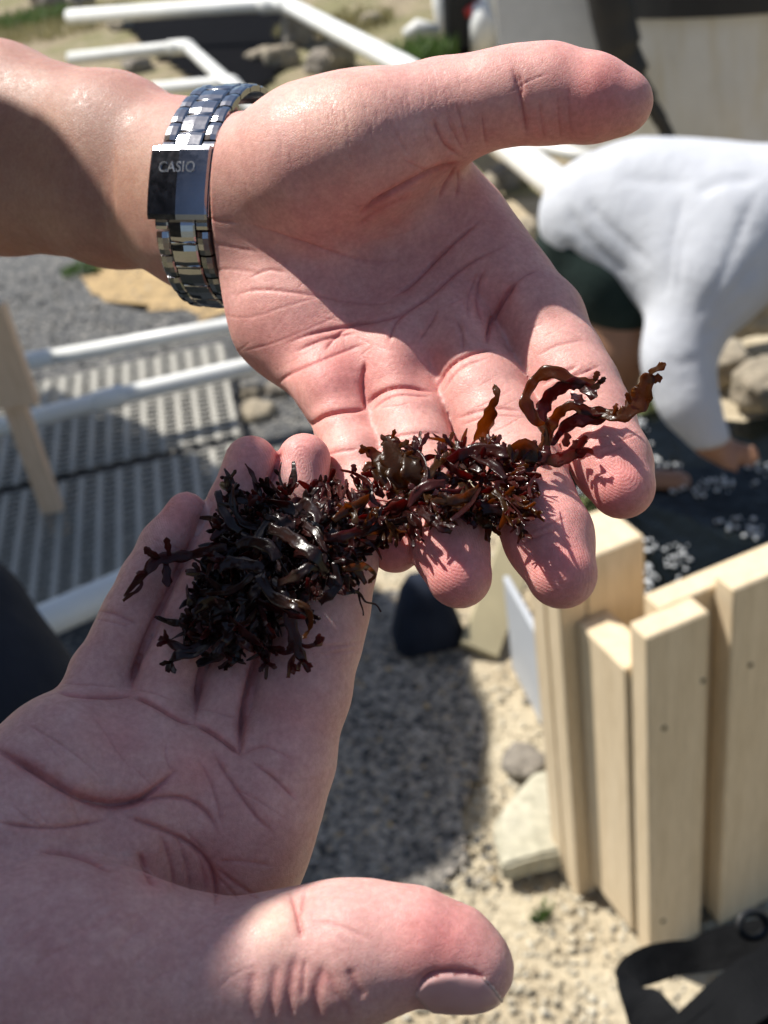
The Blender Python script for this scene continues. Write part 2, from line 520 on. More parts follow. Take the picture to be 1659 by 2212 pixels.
# the bracelet presses into the wrist: skin under it is drawn in, the heel of the hand swells beside it
k_ = ((th + math.pi) / (2 * math.pi) * NT - .5) % NT
lim = np.interp(k_, np.arange(NT), PROF) + .15
slack = np.where(along > 7.6, (along - 7.6) * 3.2, np.where(along < -8.5, (-8.5 - along) * .8, 0))
near = (np.abs(along) < 26) & (rad_ > lim + slack)
nr_ = np.where(near, lim + slack, rad_)
PU = wc + wa * along[:, None] + (dP - wa * along[:, None]) * (nr_ / np.maximum(rad_, 1e-6))[:, None]
PU = relax(PU, QU, 3)
NU = normals_of(PU, QU)
creU = [
 ([(990, 352), (955, 364), (920, 378), (892, 393), (850, 415), (806, 440), (780, 462)], 7, 1.9),
 ([(985, 360), (972, 385), (960, 400), (948, 430)], 5, 0.8), ([(988, 366), (992, 395), (985, 425)], 5, 0.5),
 ([(760, 500), (800, 468), (850, 440), (900, 420)], 9, 0.5),
 ([(535, 482), (610, 508), (686, 533), (740, 553), (800, 566), (870, 562)], 5, 0.7),
 ([(850, 640), (880, 622), (912, 592), (940, 562), (986, 517), (1036, 477)], 5, 1.0),
 ([(500, 640), (553, 623), (653, 633), (740, 650), (806, 658), (860, 650)], 4, 0.7),
 ([(620, 742), (663, 723), (753, 703), (853, 687), (930, 640), (980, 590), (1040, 552), (1100, 527)], 4.5, 0.8),
 ([(593, 837), (612, 817), (636, 803), (680, 783), (730, 763), (790, 742)], 5, 0.9),
 ([(665, 925), (685, 905), (703, 895), (740, 886), (792, 884)], 5, 1.5),
 ([(790, 880), (800, 862), (820, 846), (853, 834), (890, 834), (935, 846)], 4, 1.3),
 ([(800, 890), (830, 862), (870, 850), (930, 858)], 4, 0.5),
 ([(788, 780), (783, 815), (785, 845), (793, 885)], 5, 1.3),
 ([(945, 845), (952, 815), (970, 790), (995, 772), (1030, 758), (1065, 756)], 4, 1.2),
 ([(960, 845), (975, 815), (1005, 788), (1050, 775)], 4, 0.4),
 ([(1052, 742), (1058, 710), (1068, 680), (1090, 640), (1115, 610)], 6, 1.7),
 ([(1045, 700), (1030, 660), (1030, 610), (1050, 575)], 6, 0.6), ([(1010, 690), (1010, 640), (1030, 590)], 4, 0.4),
 ([(1085, 640), (1130, 595), (1160, 585)], 4, 0.4),
 ([(1160, 770), (1200, 745), (1262, 735)], 4, 0.3),
 ([(1175, 850), (1215, 826), (1255, 806), (1297, 790)], 4, 0.55), ([(1178, 868), (1220, 842), (1262, 824), (1303, 806)], 4, 0.45), ([(1170, 832), (1205, 810), (1250, 790)], 3, 0.3),
 ([(1283, 975), (1310, 962), (1345, 951), (1384, 934)], 3.5, 0.4), ([(1285, 992), (1315, 977), (1350, 965)], 3, 0.25),
 ([(985, 905), (1030, 888), (1075, 880), (1125, 888)], 4, 0.5), ([(990, 922), (1040, 902), (1090, 897), (1130, 903)], 3.5, 0.4),
 ([(1115, 1160), (1150, 1147), (1190, 1132), (1226, 1116)], 3.5, 0.4), ([(1122, 1175), (1160, 1160), (1200, 1146)], 3, 0.25),
 ([(812, 955), (850, 943), (900, 934), (955, 936)], 4, 0.5), ([(815, 970), (860, 955), (910, 948), (958, 952)], 3.5, 0.35),
 ([(905, 1135), (940, 1128), (985, 1122), (1020, 1108)], 3.5, 0.35),
 ([(700, 985), (730, 975), (775, 970)], 4, 0.4),
 ([(1108, 150), (1116, 175), (1122, 200), (1130, 240), (1138, 290)], 5, 0.75), ([(1122, 160), (1130, 190), (1120, 215)], 4, 0.4), ([(1100, 200), (1118, 188), (1150, 170), (1185, 160)], 3.5, 0.3),
 ([(1229, 190), (1228, 240), (1234, 296)], 4, 0.3), ([(1205, 200), (1206, 250), (1212, 300)], 3, 0.2), ([(1165, 215), (1168, 260), (1176, 300)], 3, 0.2),
 ([(935, 255), (946, 287), (963, 318), (990, 336)], 5, 0.7), ([(960, 240), (975, 280), (1000, 325)], 4, 0.35), ([(985, 225), (995, 260), (1010, 310)], 3, 0.25), ([(1040, 245), (1044, 280), (1050, 315)], 3, 0.25),
 ([(870, 345), (900, 360), (925, 372)], 4, 0.3), ([(840, 260), (860, 300), (885, 335)], 4, 0.25),
 ([(436, 470), (470, 478), (520, 480)], 4, 0.5), ([(440, 520), (480, 530), (560, 545)], 4, 0.35), ([(450, 585), (500, 580), (560, 590)], 4, 0.35),
 ([(540, 600), (580, 580), (620, 590)], 3, 0.3), ([(470, 680), (540, 690), (620, 660), (700, 640)], 3.5, 0.35), ([(520, 760), (600, 740), (690, 700), (760, 670)], 3.5, 0.35), ([(700, 760), (730, 720), (780, 690)], 3, 0.3),
 ([(840, 740), (850, 700), (880, 670)], 3, 0.35), ([(905, 735), (930, 700), (945, 670)], 3, 0.3), ([(640, 760), (700, 730), (770, 720)], 3, 0.3), ([(1000, 760), (1000, 720), (985, 690)], 3, 0.3),
]
rr = random.Random(3)
for i in range(70):          # short dry wrinkles across the thumb mound
    t = rr.random(); u0 = 575 + 470 * t; v0 = 235 - 90 * t + rr.uniform(0, 110); L = rr.uniform(20, 60)
    creU.append(([(u0, v0), (u0 + rr.uniform(-3, 9), v0 + L * .5), (u0 + rr.uniform(2, 16), v0 + L)], rr.uniform(1.7, 2.4), rr.uniform(0.05, 0.12)))
for i in range(60):          # fine lines over the palm
    u0, v0 = rr.uniform(470, 1010), rr.uniform(480, 800)
    a = rr.choice([-0.5, -0.7, 0.35, 1.2]) + rr.uniform(-.25, .25); L = rr.uniform(30, 100)
    creU.append(([(u0, v0), (u0 + L * .5 * math.cos(a) + rr.uniform(-4, 4), v0 + L * .5 * math.sin(a)), (u0 + L * math.cos(a), v0 + L * math.sin(a))], rr.uniform(1.6, 2.2), rr.uniform(0.05, 0.13)))
for i in range(46):          # across the fingers
    ch = rr.choice(fingU[1:4]); j = rr.randrange(1, len(ch) - 2); a, b = ch[j], ch[j + 1]; t = rr.random()
    cu, cv, r = a[0] + (b[0] - a[0]) * t, a[1] + (b[1] - a[1]) * t, a[3]
    dx, dy = b[0] - a[0], b[1] - a[1]; L = math.hypot(dx, dy); px, py = -dy / L, dx / L
    s0, s1 = rr.uniform(-.8, 0), rr.uniform(0.1, .8)
    creU.append(([(cu + px * r * s0, cv + py * r * s0), (cu + dx / L * 4, cv + dy / L * 4), (cu + px * r * s1, cv + py * r * s1)], 1.8, rr.uniform(0.05, 0.13)))
creU = [(p, w * (.62 if w > 3 else .85), d * (.55 if w > 3 else 1) * (.6 if p[0][0] < 600 else 1)) for p, w, d in creU]
PU = carve(PU, NU, creU); INKU = LAST_INK
ORU = np.array(W(430, 440, 0.28))
PAL, RED, TAN = (0.67, 0.355, 0.315), (0.70, 0.24, 0.225), (0.335, 0.185, 0.13)
hand_u = np_mesh('person', c2w(PU) - ORU, QU)
tone_attr(hand_u, PU, PAL, [(40, 320, 330, TAN, 1.0), (300, 400, 170, TAN, 0.9), (1300, 210, 90, RED, 0.75), (1180, 300, 70, RED, 0.3), (1345, 1060, 85, RED, 0.85), (1210, 1220, 90, RED, 0.85),
   (985, 1230, 85, RED, 0.85), (850, 1180, 60, RED, 0.8), (740, 820, 70, RED, 0.45), (1060, 650, 60, RED, 0.4), (900, 790, 70, RED, 0.35), (700, 760, 110, RED, 0.3), (560, 740, 90, RED, 0.25),
   (720, 250, 120, (0.62, 0.37, 0.28), 0.5), (1170, 1100, 60, RED, 0.35), (1300, 950, 60, RED, 0.3)], INKU)
pad_attr(hand_u, PU, [(1318, 985, 118, 1.1, 5.2), (1165, 1170, 128, 1.1, 5.2), (965, 1160, 118, 1.2, 5.2)])
person_u = link('person', hand_u, M_SKIN, loc=ORU)
tag(person_u, 'open left hand and tanned forearm with steel watch, upper of the two hands', 'person')
#nail_from(PU, NU, QU, [(1345, 128), (1385, 138), (1425, 165), (1425, 205), (1398, 190), (1370, 160)], person_u)

# ================================================================ the lower hand (right hand, in shade)
palmL = [
 ([(188, 1548, 213, 72), (122, 1625, 206, 104), (10, 1760, 198, 130), (-160, 1960, 190, 150)], 0),
 ([(330, 1580, 212, 72), (232, 1690, 206, 112), (80, 1860, 196, 135), (-80, 2060, 190, 150)], 11),
 ([(460, 1628, 212, 70), (380, 1730, 208, 110), (230, 1900, 206, 135), (40, 2130, 204, 150)], 11),
 ([(615, 1650, 213, 100), (572, 1745, 211, 102), (535, 1860, 211, 100), (470, 2000, 211, 110), (250, 2160, 208, 150)], 11),
 # thumb mound
 ([(-80, 2170, 180, 292), (90, 2140, 181, 256), (250, 2132, 182, 208), (400, 2130, 183, 156), (600, 2087, 184, 140)], 3),
 # heel and forearm running out of the picture
 ([(-120, 2060, 186, 210), (-420, 2420, 186, 290), (-700, 2800, 190, 320)], 8),
]
fingL = [
 [(600, 2085, 184, 150), (655, 2075, 184, 145), (710, 2066, 184, 153), (760, 2057, 183, 150), (813, 2049, 183, 138), (893, 2040, 182, 118), (985, 2071, 182, 108), (1032, 2094, 181, 80)],
 [(205, 1505, 214, 68), (218, 1455, 216, 67), (262, 1372, 218, 60), (285, 1320, 219, 59), (318, 1252, 220, 57), (355, 1178, 221, 52), (402, 1105, 222, 45)],
 [(350, 1530, 213, 68), (372, 1455, 216, 69), (415, 1345, 219, 67), (440, 1285, 221, 68), (480, 1190, 224, 66), (510, 1100, 226, 64), (542, 998, 228, 60)],
 [(476, 1580, 212, 62), (500, 1500, 215, 64), (545, 1370, 219, 65), (575, 1280, 222, 66), (615, 1165, 226, 64), (640, 1080, 228, 62), (657, 993, 230, 60)],
 [(622, 1620, 213, 106), (655, 1490, 215, 104), (682, 1380, 217, 101), (700, 1310, 219, 99), (722, 1220, 221, 92), (738, 1170, 222, 84), (746, 1140, 223, 66)],
]
PL, QL, NL = build_hand(0.66, palmL, fingL, k_join=3.5, rs=.965)
PL = puff(PL, NL, [(150, 1570, 80, 1.2), (350, 1590, 70, 1.5), (420, 1640, 60, 1.2), (560, 1690, 80, 1.0), (420, 1720, 70, -1.0), (100, 1760, 90, 0.8), (300, 1830, 80, 1.0), (240, 1745, 60, -1.2), (210, 1960, 120, 0.8),
   (590, 2010, 60, 0.8)])
NL = normals_of(PL, QL)
creL = [
 ([(-15, 1612), (50, 1648), (110, 1685), (173, 1722), (227, 1738), (267, 1738), (307, 1725), (350, 1692), (376, 1668)], 9, 2.0),
 ([(227, 1738), (300, 1730), (383, 1718), (427, 1735), (457, 1768), (470, 1800)], 6, 0.9),
 ([(-10, 1776), (67, 1788), (133, 1788), (187, 1778), (230, 1770)], 5, 0.7),
 ([(270, 1764), (333, 1785), (377, 1805), (427, 1835), (457, 1875), (467, 1925), (463, 1958)], 6, 1.1),
 ([(300, 1840), (316, 1880), (328, 1905), (332, 1915)], 9, 0.7), ([(345, 1800), (362, 1840), (372, 1885), (376, 1925)], 8, 0.45),
 ([(380, 1800), (396, 1850), (405, 1885), (410, 1930)], 7, 0.3), ([(410, 1812), (432, 1860), (441, 1895), (443, 1930)], 6, 0.3), ([(395, 1790), (420, 1815), (445, 1840)], 4, 0.5),
 ([(80, 1838), (150, 1842), (200, 1860), (240, 1885)], 6, 0.8),
 ([(467, 1875), (507, 1908), (560, 1942)], 5, 0.5), ([(467, 1860), (520, 1860), (590, 1870)], 5, 0.3), ([(465, 1890), (495, 1920), (520, 1950)], 4, 0.4),
 ([(540, 1645), (587, 1675), (626, 1715), (640, 1730)], 5, 0.6), ([(460, 1615), (478, 1655), (500, 1692), (553, 1768), (590, 1800)], 6, 0.6), ([(500, 1700), (560, 1730), (630, 1780)], 4, 0.3),
 ([(430, 1640), (455, 1690), (470, 1740), (480, 1790)], 6, 0.4),
 ([(122, 1494), (160, 1500), (227, 1505), (283, 1502)], 5, 1.1), ([(287, 1503), (333, 1522), (383, 1552), (420, 1564)], 5, 1.2), ([(420, 1560), (467, 1587), (517, 1628)], 5, 1.3),
 ([(290, 1490), (330, 1495), (380, 1515)], 4, 0.4), ([(418, 1530), (450, 1533), (510, 1550)], 4, 0.4), ([(130, 1476), (190, 1478), (260, 1484)], 4, 0.35),
 ([(205, 1318), (240, 1322), (275, 1338), (300, 1350)], 5, 0.5), ([(200, 1335), (235, 1342), (280, 1355)], 4, 0.35), ([(395, 1345), (430, 1350), (470, 1362)], 4, 0.35),
 ([(320, 1160), (350, 1172), (395, 1190)], 4, 0.3), ([(690, 1400), (735, 1395), (785, 1385)], 4, 0.4), ([(688, 1418), (730, 1410), (780, 1402)], 4, 0.3),
 ([(520, 1630), (560, 1610), (600, 1620), (640, 1650)], 5, 0.4),
 ([(50, 1560), (117, 1598), (187, 1648), (230, 1695)], 4, 0.35), ([(190, 1535), (220, 1570), (250, 1620), (280, 1660)], 4, 0.3), ([(70, 1560), (110, 1620), (150, 1660)], 3.5, 0.25),
 ([(20, 1735), (60, 1770), (100, 1790)], 3.5, 0.3), ([(70, 1730), (90, 1765), (110, 1785)], 3.5, 0.25), ([(280, 1650), (320, 1690), (340, 1710)], 3.5, 0.25), ([(360, 1600), (355, 1640), (375, 1670)], 4, 0.4), ([(150, 1715), (165, 1760), (180, 1780)], 3.5, 0.25),
 ([(628, 1930), (640, 1965), (645, 1990), (653, 2030)], 6, 0.8), ([(660, 1925), (652, 1960), (646, 1980)], 5, 0.5), ([(670, 1985), (740, 2000), (800, 2030)], 6, 0.25),
 ([(640, 2060), (630, 2100), (624, 2150), (626, 2212)], 12, 0.5), ([(704, 2080), (690, 2110), (680, 2150), (684, 2212)], 14, 0.55), ([(706, 2095), (720, 2135), (745, 2170), (760, 2200)], 13, 0.4), ([(600, 2080), (588, 2130), (585, 2212)], 12, 0.4), ([(752, 2090), (768, 2130), (790, 2160)], 11, 0.45), ([(550, 2090), (540, 2150), (545, 2212)], 14, 0.35), ([(660, 2070), (654, 2110), (655, 2160)], 6, 0.35),
 ([(423, 1152), (395, 1210), (362, 1283), (320, 1368), (288, 1455), (282, 1500)], 6, 0.9), ([(583, 1047), (560, 1130), (520, 1240), (475, 1350), (432, 1450), (420, 1560)], 6, 1.6), ([(600, 1250), (575, 1360), (545, 1450), (522, 1560), (518, 1628)], 7, 2.2), ([(603, 968), (600, 1000), (583, 1047)], 5, 1.0),
 ([(905, 2130), (918, 2112), (945, 2099), (985, 2098), (1020, 2101), (1050, 2112)], 6, 0.9),
]
for i in range(60):
    u0, v0 = rr.uniform(0, 600), rr.uniform(1540, 1900)
    a = rr.choice([0.8, 0.6, 1.1, -0.3]) + rr.uniform(-.25, .25); L = rr.uniform(40, 120)
    creL.append(([(u0, v0), (u0 + L * .5 * math.cos(a) + rr.uniform(-5, 5), v0 + L * .5 * math.sin(a)), (u0 + L * math.cos(a), v0 + L * math.sin(a))], rr.uniform(1.8, 2.6), rr.uniform(0.05, 0.12)))
for i in range(34):
    ch = rr.choice(fingL[1:]); j = rr.randrange(0, len(ch) - 2); a, b = ch[j], ch[j + 1]; t = rr.random()
    cu, cv, r = a[0] + (b[0] - a[0]) * t, a[1] + (b[1] - a[1]) * t, a[3]
    dx, dy = b[0] - a[0], b[1] - a[1]; L = math.hypot(dx, dy); px, py = -dy / L, dx / L
    s0, s1 = rr.uniform(-.8, 0), rr.uniform(0.1, .8)
    creL.append(([(cu + px * r * s0, cv + py * r * s0), (cu + dx / L * 4, cv + dy / L * 4), (cu + px * r * s1, cv + py * r * s1)], 2.2, rr.uniform(0.05, 0.15)))
for i in range(26):
    u0, v0 = rr.uniform(20, 520), rr.uniform(1930, 2120); L = rr.uniform(60, 150)
    creL.append(([(u0, v0), (u0 - L * .4, v0 + L * .25), (u0 - L * .75, v0 + L * .7)], rr.uniform(5, 9), rr.uniform(0.05, 0.13)))
for i in range(40):
    u0, v0 = rr.uniform(10, 480), rr.uniform(1960, 2200); L = rr.uniform(50, 130)
    creL.append(([(u0, v0), (u0 + L * .35, v0 - L * .3), (u0 + L * .8, v0 - L * .45)], rr.uniform(3, 5), rr.uniform(0.06, 0.16)))
creL = [(p, w * (.6 if w < 11 else .8), d * .62) for p, w, d in creL]
PL = puff(PL, NL, [(60, 1665, 28, -.7), (120, 1700, 28, -.8), (180, 1730, 28, -.8), (240, 1745, 28, -.7), (110, 1660, 30, .6), (180, 1690, 30, .7), (250, 1700, 30, .6)])
PL = carve(PL, NL, creL); INKL = LAST_INK
ORL = np.array(W(100, 2000, 0.19))
hand_l = np_mesh('person', c2w(PL) - ORL, QL)
PAL2, RED2 = (0.60, 0.355, 0.325), (0.66, 0.25, 0.235)
tone_attr(hand_l, PL, PAL2, [(960, 2030, 130, RED2, 0.85), (400, 1110, 60, RED2, 0.7), (545, 980, 70, RED2, 0.7), (660, 970, 70, RED2, 0.7), (660, 1980, 40, RED2, 0.5), (330, 1910, 30, RED2, 0.3), (470, 1880, 50, RED2, 0.3),
   (260, 1590, 60, RED2, 0.3), (420, 1660, 60, RED2, 0.35), (160, 2110, 80, RED2, 0.2), (590, 1990, 60, (0.66, 0.46, 0.36), 0.6), (320, 1860, 40, RED2, 0.15), (620, 1560, 70, RED2, 0.2)], INKL)
pad_attr(hand_l, PL, [(655, 1010, 85, 1.6, 5.0), (548, 1010, 85, 1.4, 5.0), (380, 1130, 85, 1.3, 5.0)])
person_l = link('person', hand_l, M_SKIN, loc=ORL)
tag(person_l, 'cupped bare right hand in shade with sunlit thumb, lower of the two hands', 'person')
nail_from(PL, NL, QL, [(893, 2150), (905, 2128), (922, 2112), (950, 2102), (985, 2101), (1020, 2104), (1045, 2112), (1066, 2135), (1084, 2160), (1099, 2190), (1040, 2230), (940, 2200)], person_l, 0.35)
M_NEDGE = simple('nail_edge', (.60, .42, .37), .35, var=.05)
ne = nail_from(PL, NL, QL, [(1034, 2103), (1047, 2108), (1070, 2132), (1088, 2158), (1103, 2186), (1098, 2200), (1078, 2165), (1058, 2136)], person_l, 0.55, 'nail_edge')
if ne: ne.data.materials.clear(); ne.data.materials.append(M_NEDGE)
nail_from(PL, NL, QL, [(447, 1070), (462, 1085), (450, 1120), (428, 1160), (418, 1160), (430, 1120), (440, 1090)], person_l, 0.2)
# ================================================================ the ground and what lies on it
def grid_mesh(name, x0, x1, y0, y1, nx, ny, f):
    xs = np.linspace(x0, x1, nx); ys = np.linspace(y0, y1, ny)
    X, Y = np.meshgrid(xs, ys, indexing='ij'); Z = f(X, Y)
    v = np.stack([X, Y, Z], -1).reshape(-1, 3)
    i = np.arange(nx * ny).reshape(nx, ny)
    q = np.stack([i[:-1, :-1], i[1:, :-1], i[1:, 1:], i[:-1, 1:]], -1).reshape(-1, 4)
    return np_mesh(name, v, q)

def sand_material():
    m, n, p = mat('coral_sand')
    v = coords(n)
    a = noise(n, v, 1.1, 4, .6); b = noise(n, v, 38, 6, .7); c3 = noise(n, v, 150, 4, .7)
    base = ramp(n, a, [(0.35, (0.40, 0.31, 0.20)), (0.55, (0.54, 0.47, 0.34)), (0.7, (0.46, 0.385, 0.265))])
    c = mix(n, base, ramp(n, b, [(0.30, (0.55, 0.52, 0.48)), (0.5, (1, 1, 1)), (0.7, (1.22, 1.2, 1.16))]), 0.85, 'MULTIPLY')
    c = mix(n, c, ramp(n, c3, [(0.34, (0.45, 0.42, 0.4)), (0.46, (1, 1, 1)), (0.75, (1.15, 1.15, 1.15))]), 0.7, 'MULTIPLY')
    n.links.new(c, p.inputs['Base Color']); p.inputs['Roughness'].default_value = 0.95
    p.inputs['Specular IOR Level'].default_value = 0.15
    b0 = bump(n, p, b, 0.8, 0.012)
    bump(n, p, c3, 0.7, 0.006, b0)
    return m
M_SAND = sand_material()
def grit_material():
    m, n, p = mat('dry_grit'); v = coords(n)
    a = noise(n, v, .9, 5, .65); b = noise(n, v, 22, 6, .7)
    c = ramp(n, a, [(.34, (.20, .165, .11)), (.47, (.30, .25, .17)), (.56, (.19, .18, .09)), (.68, (.33, .28, .20))])
    c = mix(n, c, ramp(n, b, [(.3, (.5, .48, .45)), (.5, (1, 1, 1)), (.7, (1.3, 1.28, 1.2))]), .9, 'MULTIPLY')
    n.links.new(c, p.inputs['Base Color']); p.inputs['Roughness'].default_value = .95; p.inputs['Specular IOR Level'].default_value = .1
    bump(n, p, b, .8, .03); return m
M_GRIT = grit_material()
ground = link('ground', grid_mesh('ground', -40, 40, -12, 70, 60, 60, lambda X, Y: -0.012 + 0 * X), M_GRIT)
tag(ground, kind='structure')
def lump(X, Y):
    return 0.006 * np.sin(X * 9 + 2 * np.sin(Y * 5)) * np.cos(Y * 7 + X * 3) + 0.003 * np.sin(X * 31 + Y * 17) * np.sin(Y * 37)
nearg = link('sandy_yard', grid_mesh('sandy_yard', -3, 3, 0.2, 4.6, 260, 220, lump), M_SAND)
tag(nearg, kind='structure')

def dark_gravel():
    m, n, p = mat('dark_gravel')
    v = coords(n)
    vo = node(n, 'ShaderNodeTexVoronoi', i_Scale=95.0); n.links.new(v, vo.inputs['Vector'])
    sep = node(n, 'ShaderNodeSeparateColor'); n.links.new(vo.outputs['Color'], sep.inputs[0])
    c = ramp(n, sep.outputs[0], [(0.0, (0.04, 0.042, 0.046)), (0.6, (0.095, 0.096, 0.098)), (0.85, (0.17, 0.165, 0.15)), (1.0, (0.34, 0.32, 0.28))])
    n.links.new(c, p.inputs['Base Color']); p.inputs['Roughness'].default_value = 0.9
    bump(n, p, vo.outputs['Distance'], 0.9, 0.012)
    return m
M_GRAVEL = dark_gravel()

def patch(name, pts, z, m, n=40, jit=0.04, seed=1, thick=0.0):
    """an irregular sheet with a ragged edge lying on the ground"""
    r = random.Random(seed); bm = bmesh.new()
    ring = []
    for i in range(len(pts)):
        a, b = Vector(pts[i]), Vector(pts[(i + 1) % len(pts)])
        k = max(2, int((b - a).length / 0.08))
        for j in range(k):
            q = a.lerp(b, j / k)
            ring.append(bm.verts.new((q.x + r.uniform(-jit, jit), q.y + r.uniform(-jit, jit), z)))
    bm.faces.new(ring)
    bmesh.ops.triangulate(bm, faces=bm.faces[:])
    for f in bm.faces:
        if f.normal.z < 0: f.normal_flip()
    return bm_obj(name, bm, m)

gp = patch('gravel_path', [(-2.6, 2.1), (-0.2, 1.95), (-0.1, 2.7), (-0.25, 3.6), (-0.5, 4.2), (-0.95, 4.9), (-1.6, 5.3), (-3.2, 5.4)], 0.013, M_GRAVEL, seed=4)
tag(gp, kind='structure')

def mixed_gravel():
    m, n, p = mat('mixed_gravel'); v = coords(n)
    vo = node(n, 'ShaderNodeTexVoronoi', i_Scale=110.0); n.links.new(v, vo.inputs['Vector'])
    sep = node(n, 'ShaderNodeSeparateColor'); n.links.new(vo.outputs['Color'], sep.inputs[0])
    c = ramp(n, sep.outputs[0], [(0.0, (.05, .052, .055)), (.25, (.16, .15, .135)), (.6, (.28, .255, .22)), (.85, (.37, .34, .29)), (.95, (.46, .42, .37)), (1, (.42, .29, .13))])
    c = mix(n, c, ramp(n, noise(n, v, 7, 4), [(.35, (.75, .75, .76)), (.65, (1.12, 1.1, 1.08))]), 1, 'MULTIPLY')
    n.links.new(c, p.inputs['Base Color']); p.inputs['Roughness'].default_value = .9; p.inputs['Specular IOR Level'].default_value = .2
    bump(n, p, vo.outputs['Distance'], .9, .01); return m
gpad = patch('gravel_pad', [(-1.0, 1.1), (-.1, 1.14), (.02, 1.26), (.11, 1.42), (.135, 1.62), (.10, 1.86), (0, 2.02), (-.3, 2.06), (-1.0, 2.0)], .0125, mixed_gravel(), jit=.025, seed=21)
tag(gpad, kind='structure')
# loose stones: one pebble mesh set, joined (nobody could count them)
def pebble_field(name, N, area, rmin, rmax, m, seed, z0=0.0):
    r = np.random.default_rng(seed)
    bm = bmesh.new(); bmesh.ops.create_icosphere(bm, subdivisions=1, radius=1.0)
    bv = np.array([v.co[:] for v in bm.verts]); bf = np.array([[l.index for l in f.verts] for f in bm.faces]); bm.free()
    x0, x1, y0, y1 = area
    # denser towards the viewer, where the stones show
    t = r.random(N) ** 1.6
    px = r.uniform(x0, x1, N); py = y0 + (y1 - y0) * t
    s = rmin + (rmax - rmin) * r.random(N) ** 3
    sc = s[:, None] * r.uniform(0.6, 1.25, (N, 3)) * np.array([1, 1, .7])
    ang = r.random(N) * 6.28
    ca, sa = np.cos(ang), np.sin(ang)
    jit = 1 + r.uniform(-.22, .22, (N, len(bv), 1))
    P = bv[None] * jit * sc[:, None]
    Xr = P[..., 0] * ca[:, None] - P[..., 1] * sa[:, None]; Yr = P[..., 0] * sa[:, None] + P[..., 1] * ca[:, None]
    V3 = np.stack([Xr + px[:, None], Yr + py[:, None], P[..., 2] + (z0 + s * .2)[:, None]], -1).reshape(-1, 3)
    F3 = (bf[None] + (np.arange(N) * len(bv))[:, None, None]).reshape(-1, 3)
    me = np_mesh(name, V3, F3, smooth=False)
    at = me.attributes.new('shade', 'FLOAT', 'POINT'); at.data.foreach_set('value', np.repeat(r.random(N), len(bv)).astype(np.float32))
    o = link(name, me, m); tag(o, kind='stuff'); return o
def pebble_material(name, stops):
    m, n, p = mat(name); a = node(n, 'ShaderNodeAttribute', attribute_name='shade')
    c = ramp(n, a.outputs['Fac'], stops, 'LINEAR')
    c = mix(n, c, ramp(n, noise(n, coords(n), 260, 3), [(.3, (.7, .7, .7)), (.7, (1.15, 1.15, 1.15))]), 1.0, 'MULTIPLY')
    n.links.new(c, p.inputs['Base Color']); p.inputs['Roughness'].default_value = .85
    return m
M_PEB = pebble_material('pale_pebbles', [(0, (.34, .28, .19)), (.45, (.47, .41, .30)), (.955, (.56, .52, .42)), (.975, (.10, .10, .10)), (1, (.16, .15, .14))])
M_PEBD = pebble_material('grey_pebbles', [(0, (.035, .038, .042)), (.6, (.09, .09, .092)), (.85, (.2, .19, .17)), (1, (.4, .37, .32))])
pl = pebble_field('loose_pebbles', 15000, (-0.6, 0.8, 0.75, 2.2), 0.0022, 0.008, M_PEB, 5)
tag(pl, 'small pale and dark pebbles scattered over the sandy ground', 'pebbles')
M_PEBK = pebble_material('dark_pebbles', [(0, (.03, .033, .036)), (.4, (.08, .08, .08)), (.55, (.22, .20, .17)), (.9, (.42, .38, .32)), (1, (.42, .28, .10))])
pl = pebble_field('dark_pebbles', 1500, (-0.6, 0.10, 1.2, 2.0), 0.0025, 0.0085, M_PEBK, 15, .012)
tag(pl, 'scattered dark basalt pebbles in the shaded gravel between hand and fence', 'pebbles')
pl = pebble_field('loose_gravel', 9000, (-2.2, -0.2, 2.2, 4.7), 0.003, 0.012, M_PEBD, 6, 0.013)
tag(pl, 'loose grey gravel around the slatted panels', 'gravel')

# dry grass litter patch on the left and weeds
M_DRY = simple('dry_litter', (0.36, 0.25, 0.12), 0.9, var=.4, scale=14, bmp=.7, bscale=60, bdist=.02)
dl = patch('dry_grass_patch', [(-1.0, 4.3), (-0.1, 3.5), (0.15, 4.3), (-0.3, 5.2), (-1.2, 5.4)], 0.018, M_DRY, seed=9, jit=.07)
tag(dl, kind='structure')
def grass_mat(name, a, b):
    m, n, p = mat(name); v = coords(n)
    c = ramp(n, noise(n, v, 25, 2), [(.3, a), (.7, b)]); n.links.new(c, p.inputs['Base Color'])
    p.inputs['Roughness'].default_value = .6
    tr = node(n, 'ShaderNodeBsdfTranslucent'); n.links.new(c, tr.inputs[0])
    ms = node(n, 'ShaderNodeMixShader', i_0=.3); n.links.new(p.outputs[0], ms.inputs[1]); n.links.new(tr.outputs[0], ms.inputs[2])
    n.links.new(ms.outputs[0], [x for x in n.nodes if x.type == 'OUTPUT_MATERIAL'][0].inputs[0])
    return m
M_GRASS = grass_mat('weed_green', (.05, .10, .02), (.12, .20, .05))
M_STRAW = grass_mat('straw', (.22, .18, .08), (.32, .30, .14))
